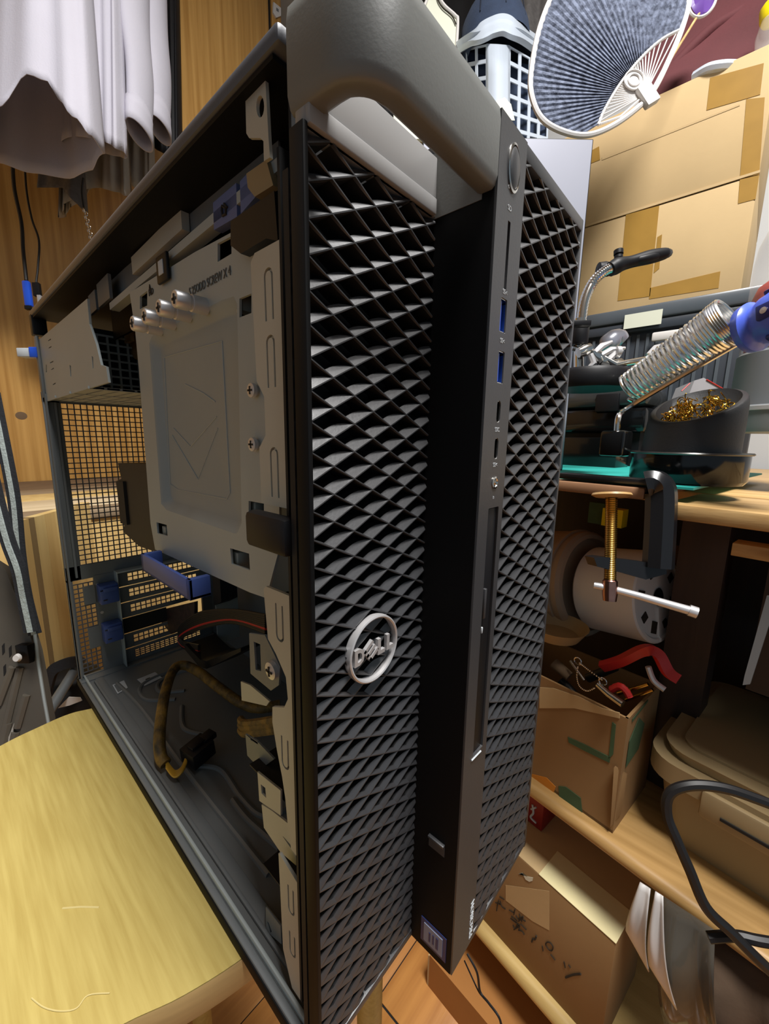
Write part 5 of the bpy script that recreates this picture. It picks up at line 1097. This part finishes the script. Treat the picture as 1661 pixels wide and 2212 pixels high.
rimb = smooth([bq(995, 108, .06), bq(1030, 84, .0), bq(1062, 66, -.018), bq(1088, 60, -.022), bq(1112, 72, -.015), bq(1150, 98, .03), bq(1195, 130, .08)], 6)
obj('rim', ribbon(rimb, .026, .010), M['clearp'], bk); obj('rim_edge', ribbon([p + ZZ * .018 + FWD * .008 for p in rimb], .020, .016), M['clearp'], bk)
obj('cream_label', G().prism([bq(1072, 218, -.020), bq(1090, 210, -.022), bq(1104, 225, -.018), bq(1112, 260, -.012), bq(1072, 258, -.020)], FWD * .001), M['pale'], bk)
obj('rear_wall', G().prism([bq(1006, 110, .06), bq(1190, 150, .07), bq(1178, 420, .07), bq(1012, 420, .06)], FWD * .002), M['navy'], bk)
sb = thing('shelf_unit', 'dark shelf unit hidden behind the tower that carries the basket', 'shelf', tuple(bq(1090, 430, .1)))
zq = bq(1090, 420).z; c1 = bq(1090, 420, .09)
c1 = c1 + Vc((0, .06, 0))
obj('board', G().obox((c1.x, c1.y, zq - .012), (.16, .11, .011), None, .002), M['deskdark'], sb)
obj('body', G().obox((c1.x, c1.y, (zq - .023 + FZ) / 2), (.15, .10, (zq - .023 - FZ) / 2)), M['deskdark2'], sb)
cpn = thing('knit_cap', 'navy blue cloth cap lying on top of the clear basket', 'cap', tuple(bq(1065, 70, .06)))
cc_ = bq(1066, 88, .07)
obj('crown', G().lathe([(.078, -.06), (.080, -.01), (.074, .03), (.058, .060), (.034, .078), (.0, .084)], cc_, tuple((UPW * .9 - RGT * .12 + FWD * .1).normalized()), 36, 1.0, tuple(RGT), cap=False), M['navy'], cpn, 60)
for k in range(3):
    w0 = -2.2 + k * .7; obj('seam', G().tube([cc_ + (RGT * cos(w0) + FWD * sin(w0)) * r + UPW * h for r, h in ((.0815, -.01), (.0755, .030), (.0595, .061), (.035, .079), (.004, .0855))], .0012, 5), M['navyd'], cpn)
# pale panel, dark clothes and the red cloth
pp_ = thing('pale_board', 'pale green white board with rounded shoulders behind the tower handle', 'board', tuple(at(940, 200, .95)))
bo = [(905, -30), (924, -10), (915, 20), (895, 50), (850, 80), (850, 300), (1030, 300), (985, 125), (989, 45), (984, 34), (960, 12), (950, -8), (965, -30)]
obj('board', G().prism([at(x, y, .97) for x, y in bo], FWD * .008), M['pale'], pp_)
obj('edge_bead', G().tube(smooth([at(x, y, .968) for x, y in ((962, -30), (950, -8), (960, 12), (984, 34), (989, 48), (984, 130), (978, 190))], 5), .0035, 8), M['whitep'], pp_)
obj('edge_line', G().tube(smooth([at(x, y, .966) for x, y in ((950, -30), (944, -8), (954, 14), (976, 34), (985, 52))], 5), .0016, 6), M['ink'], pp_)
obj('edge_bead', G().tube(smooth([at(x, y, .968) for x, y in ((930, -30), (922, 0), (910, 25), (900, 36))], 5), .0032, 8), M['whitep'], pp_)
obj('stand', G().obox(at(940, 330, 1.0) + Vc((0, 0, 0)), (.03, .03, .05)), M['pale'], pp_)
def drape(name, label, m, x0, x1, y0, y1, d, cat='garment', folds=4, amp=.015):
    g = G(); g.surf(lambda u, v: at(x0 + (x1 - x0) * u, y0 + (y1 - y0) * v, d + amp * sin(folds * 2 * pi * u + 2 * v) * (.4 + .6 * v) + .05 * (u - .5) * 0), 40, 16)
    return tag(solid(obj(name, g, m, None, 180), .004), label, cat)
drape('dark_coat', 'black coat hanging at the top behind the navy cap', M['black'], 780, 1180, -120, 330, 1.16)
drape('grey_cloth', 'small grey cloth edge hanging above the basket', M['greycl'], 1120, 1200, -120, 95, 1.06, 'cloth', 2, .01)
rcl = thing('red_bag', 'dark red cloth bag slumped on top of the cardboard boxes', 'bag', tuple(onx(1500, 100, .95)))
g = G()
def rb_(u, v):
    x = 1380 + 330 * u; y = -90 + 330 * v; d = .80 + .05 * sin(3.0 * u + 4 * v) - .09 * max(0, .55 - v) * (1 if True else 0) - .05 * u
    return at(x, y, d)
g.surf(rb_, 24, 20); solid(obj('cloth', g, M['redcl'], rcl, 180), .006)
obj('fold', G().tube(smooth([at(1450, 150, .78), at(1530, 70, .76), at(1610, 20, .74), at(1700, -60, .72)], 6), .010, 10), M['redcl'], rcl)
lo = thing('purple_paddle', 'small purple paddle with white trim on a thin wooden stick', 'paddle', tuple(at(1400, 190, .66)))
obj('head', G().lathe([(0, -.003), (.020, -.003), (.023, 0), (.020, .003), (0, .003)], at(1518, -2, .66), tuple((FWD - RGT * .2).normalized()), 32, 1.35, tuple((RGT * .5 + UPW).normalized()), cap=False), M['purple'], lo)
obj('trim', G().tube([at(1518, -2, .657) + RGT * cos(w) * .022 + (RGT * .25 + UPW) * sin(w) * .030 for w in [2 * pi * k / 32 for k in range(32)]], .0022, 6, True), M['whitep'], lo)
obj('stick', G().tube([at(1512, 26, .658), at(1395, 215, .655)], .0019, 8), M['desk'], lo)
yb_ = thing('yellow_cap_bottle', 'clear bottle with a bright yellow cap at the top right edge', 'bottle', tuple(at(1668, 120, .66)))
obj('cap', G().lathe([(.0, 0), (.014, .0), (.016, .005), (.016, .022), (.012, .028), (0, .03)], at(1668, 44, .66), tuple(UPW), 24, cap=False), M['yellow'], yb_)
obj('bottle', G().lathe([(.0, 0), (.020, .0), (.019, .04), (.012, .062), (0, .062)], at(1664, 124, .66), tuple(UPW), 24, cap=False), M['glass'], yb_, 60)
tag(obj('clear_wrap', G().tube(smooth([onx(1500, 166, .90), onx(1530, 148, .89), onx(1560, 142, .89), onx(1585, 142, .90)], 5), .008, 8), M['clearp']), 'crumpled clear plastic wrap on the top edge of the upper box', 'wrap')

# repeats that belong together
for o in bpy.data.objects:
    g_ = {'strap': 'webbing straps at the left edge', 'hanging_shirt': 'white sleeves with open cuffs', 'white_shirt': 'hanging white shirts', 'grey_garment': 'hanging grey garments',
          'paper_sheet': 'white paper sheets under the shelf', 'hand_tool': 'tools in the open box', 'electric_cable': 'black cables at the right edge'}.get(o.name.split('.')[0])
    if g_ and o.parent is None and 'label' in o: o['group'] = g_
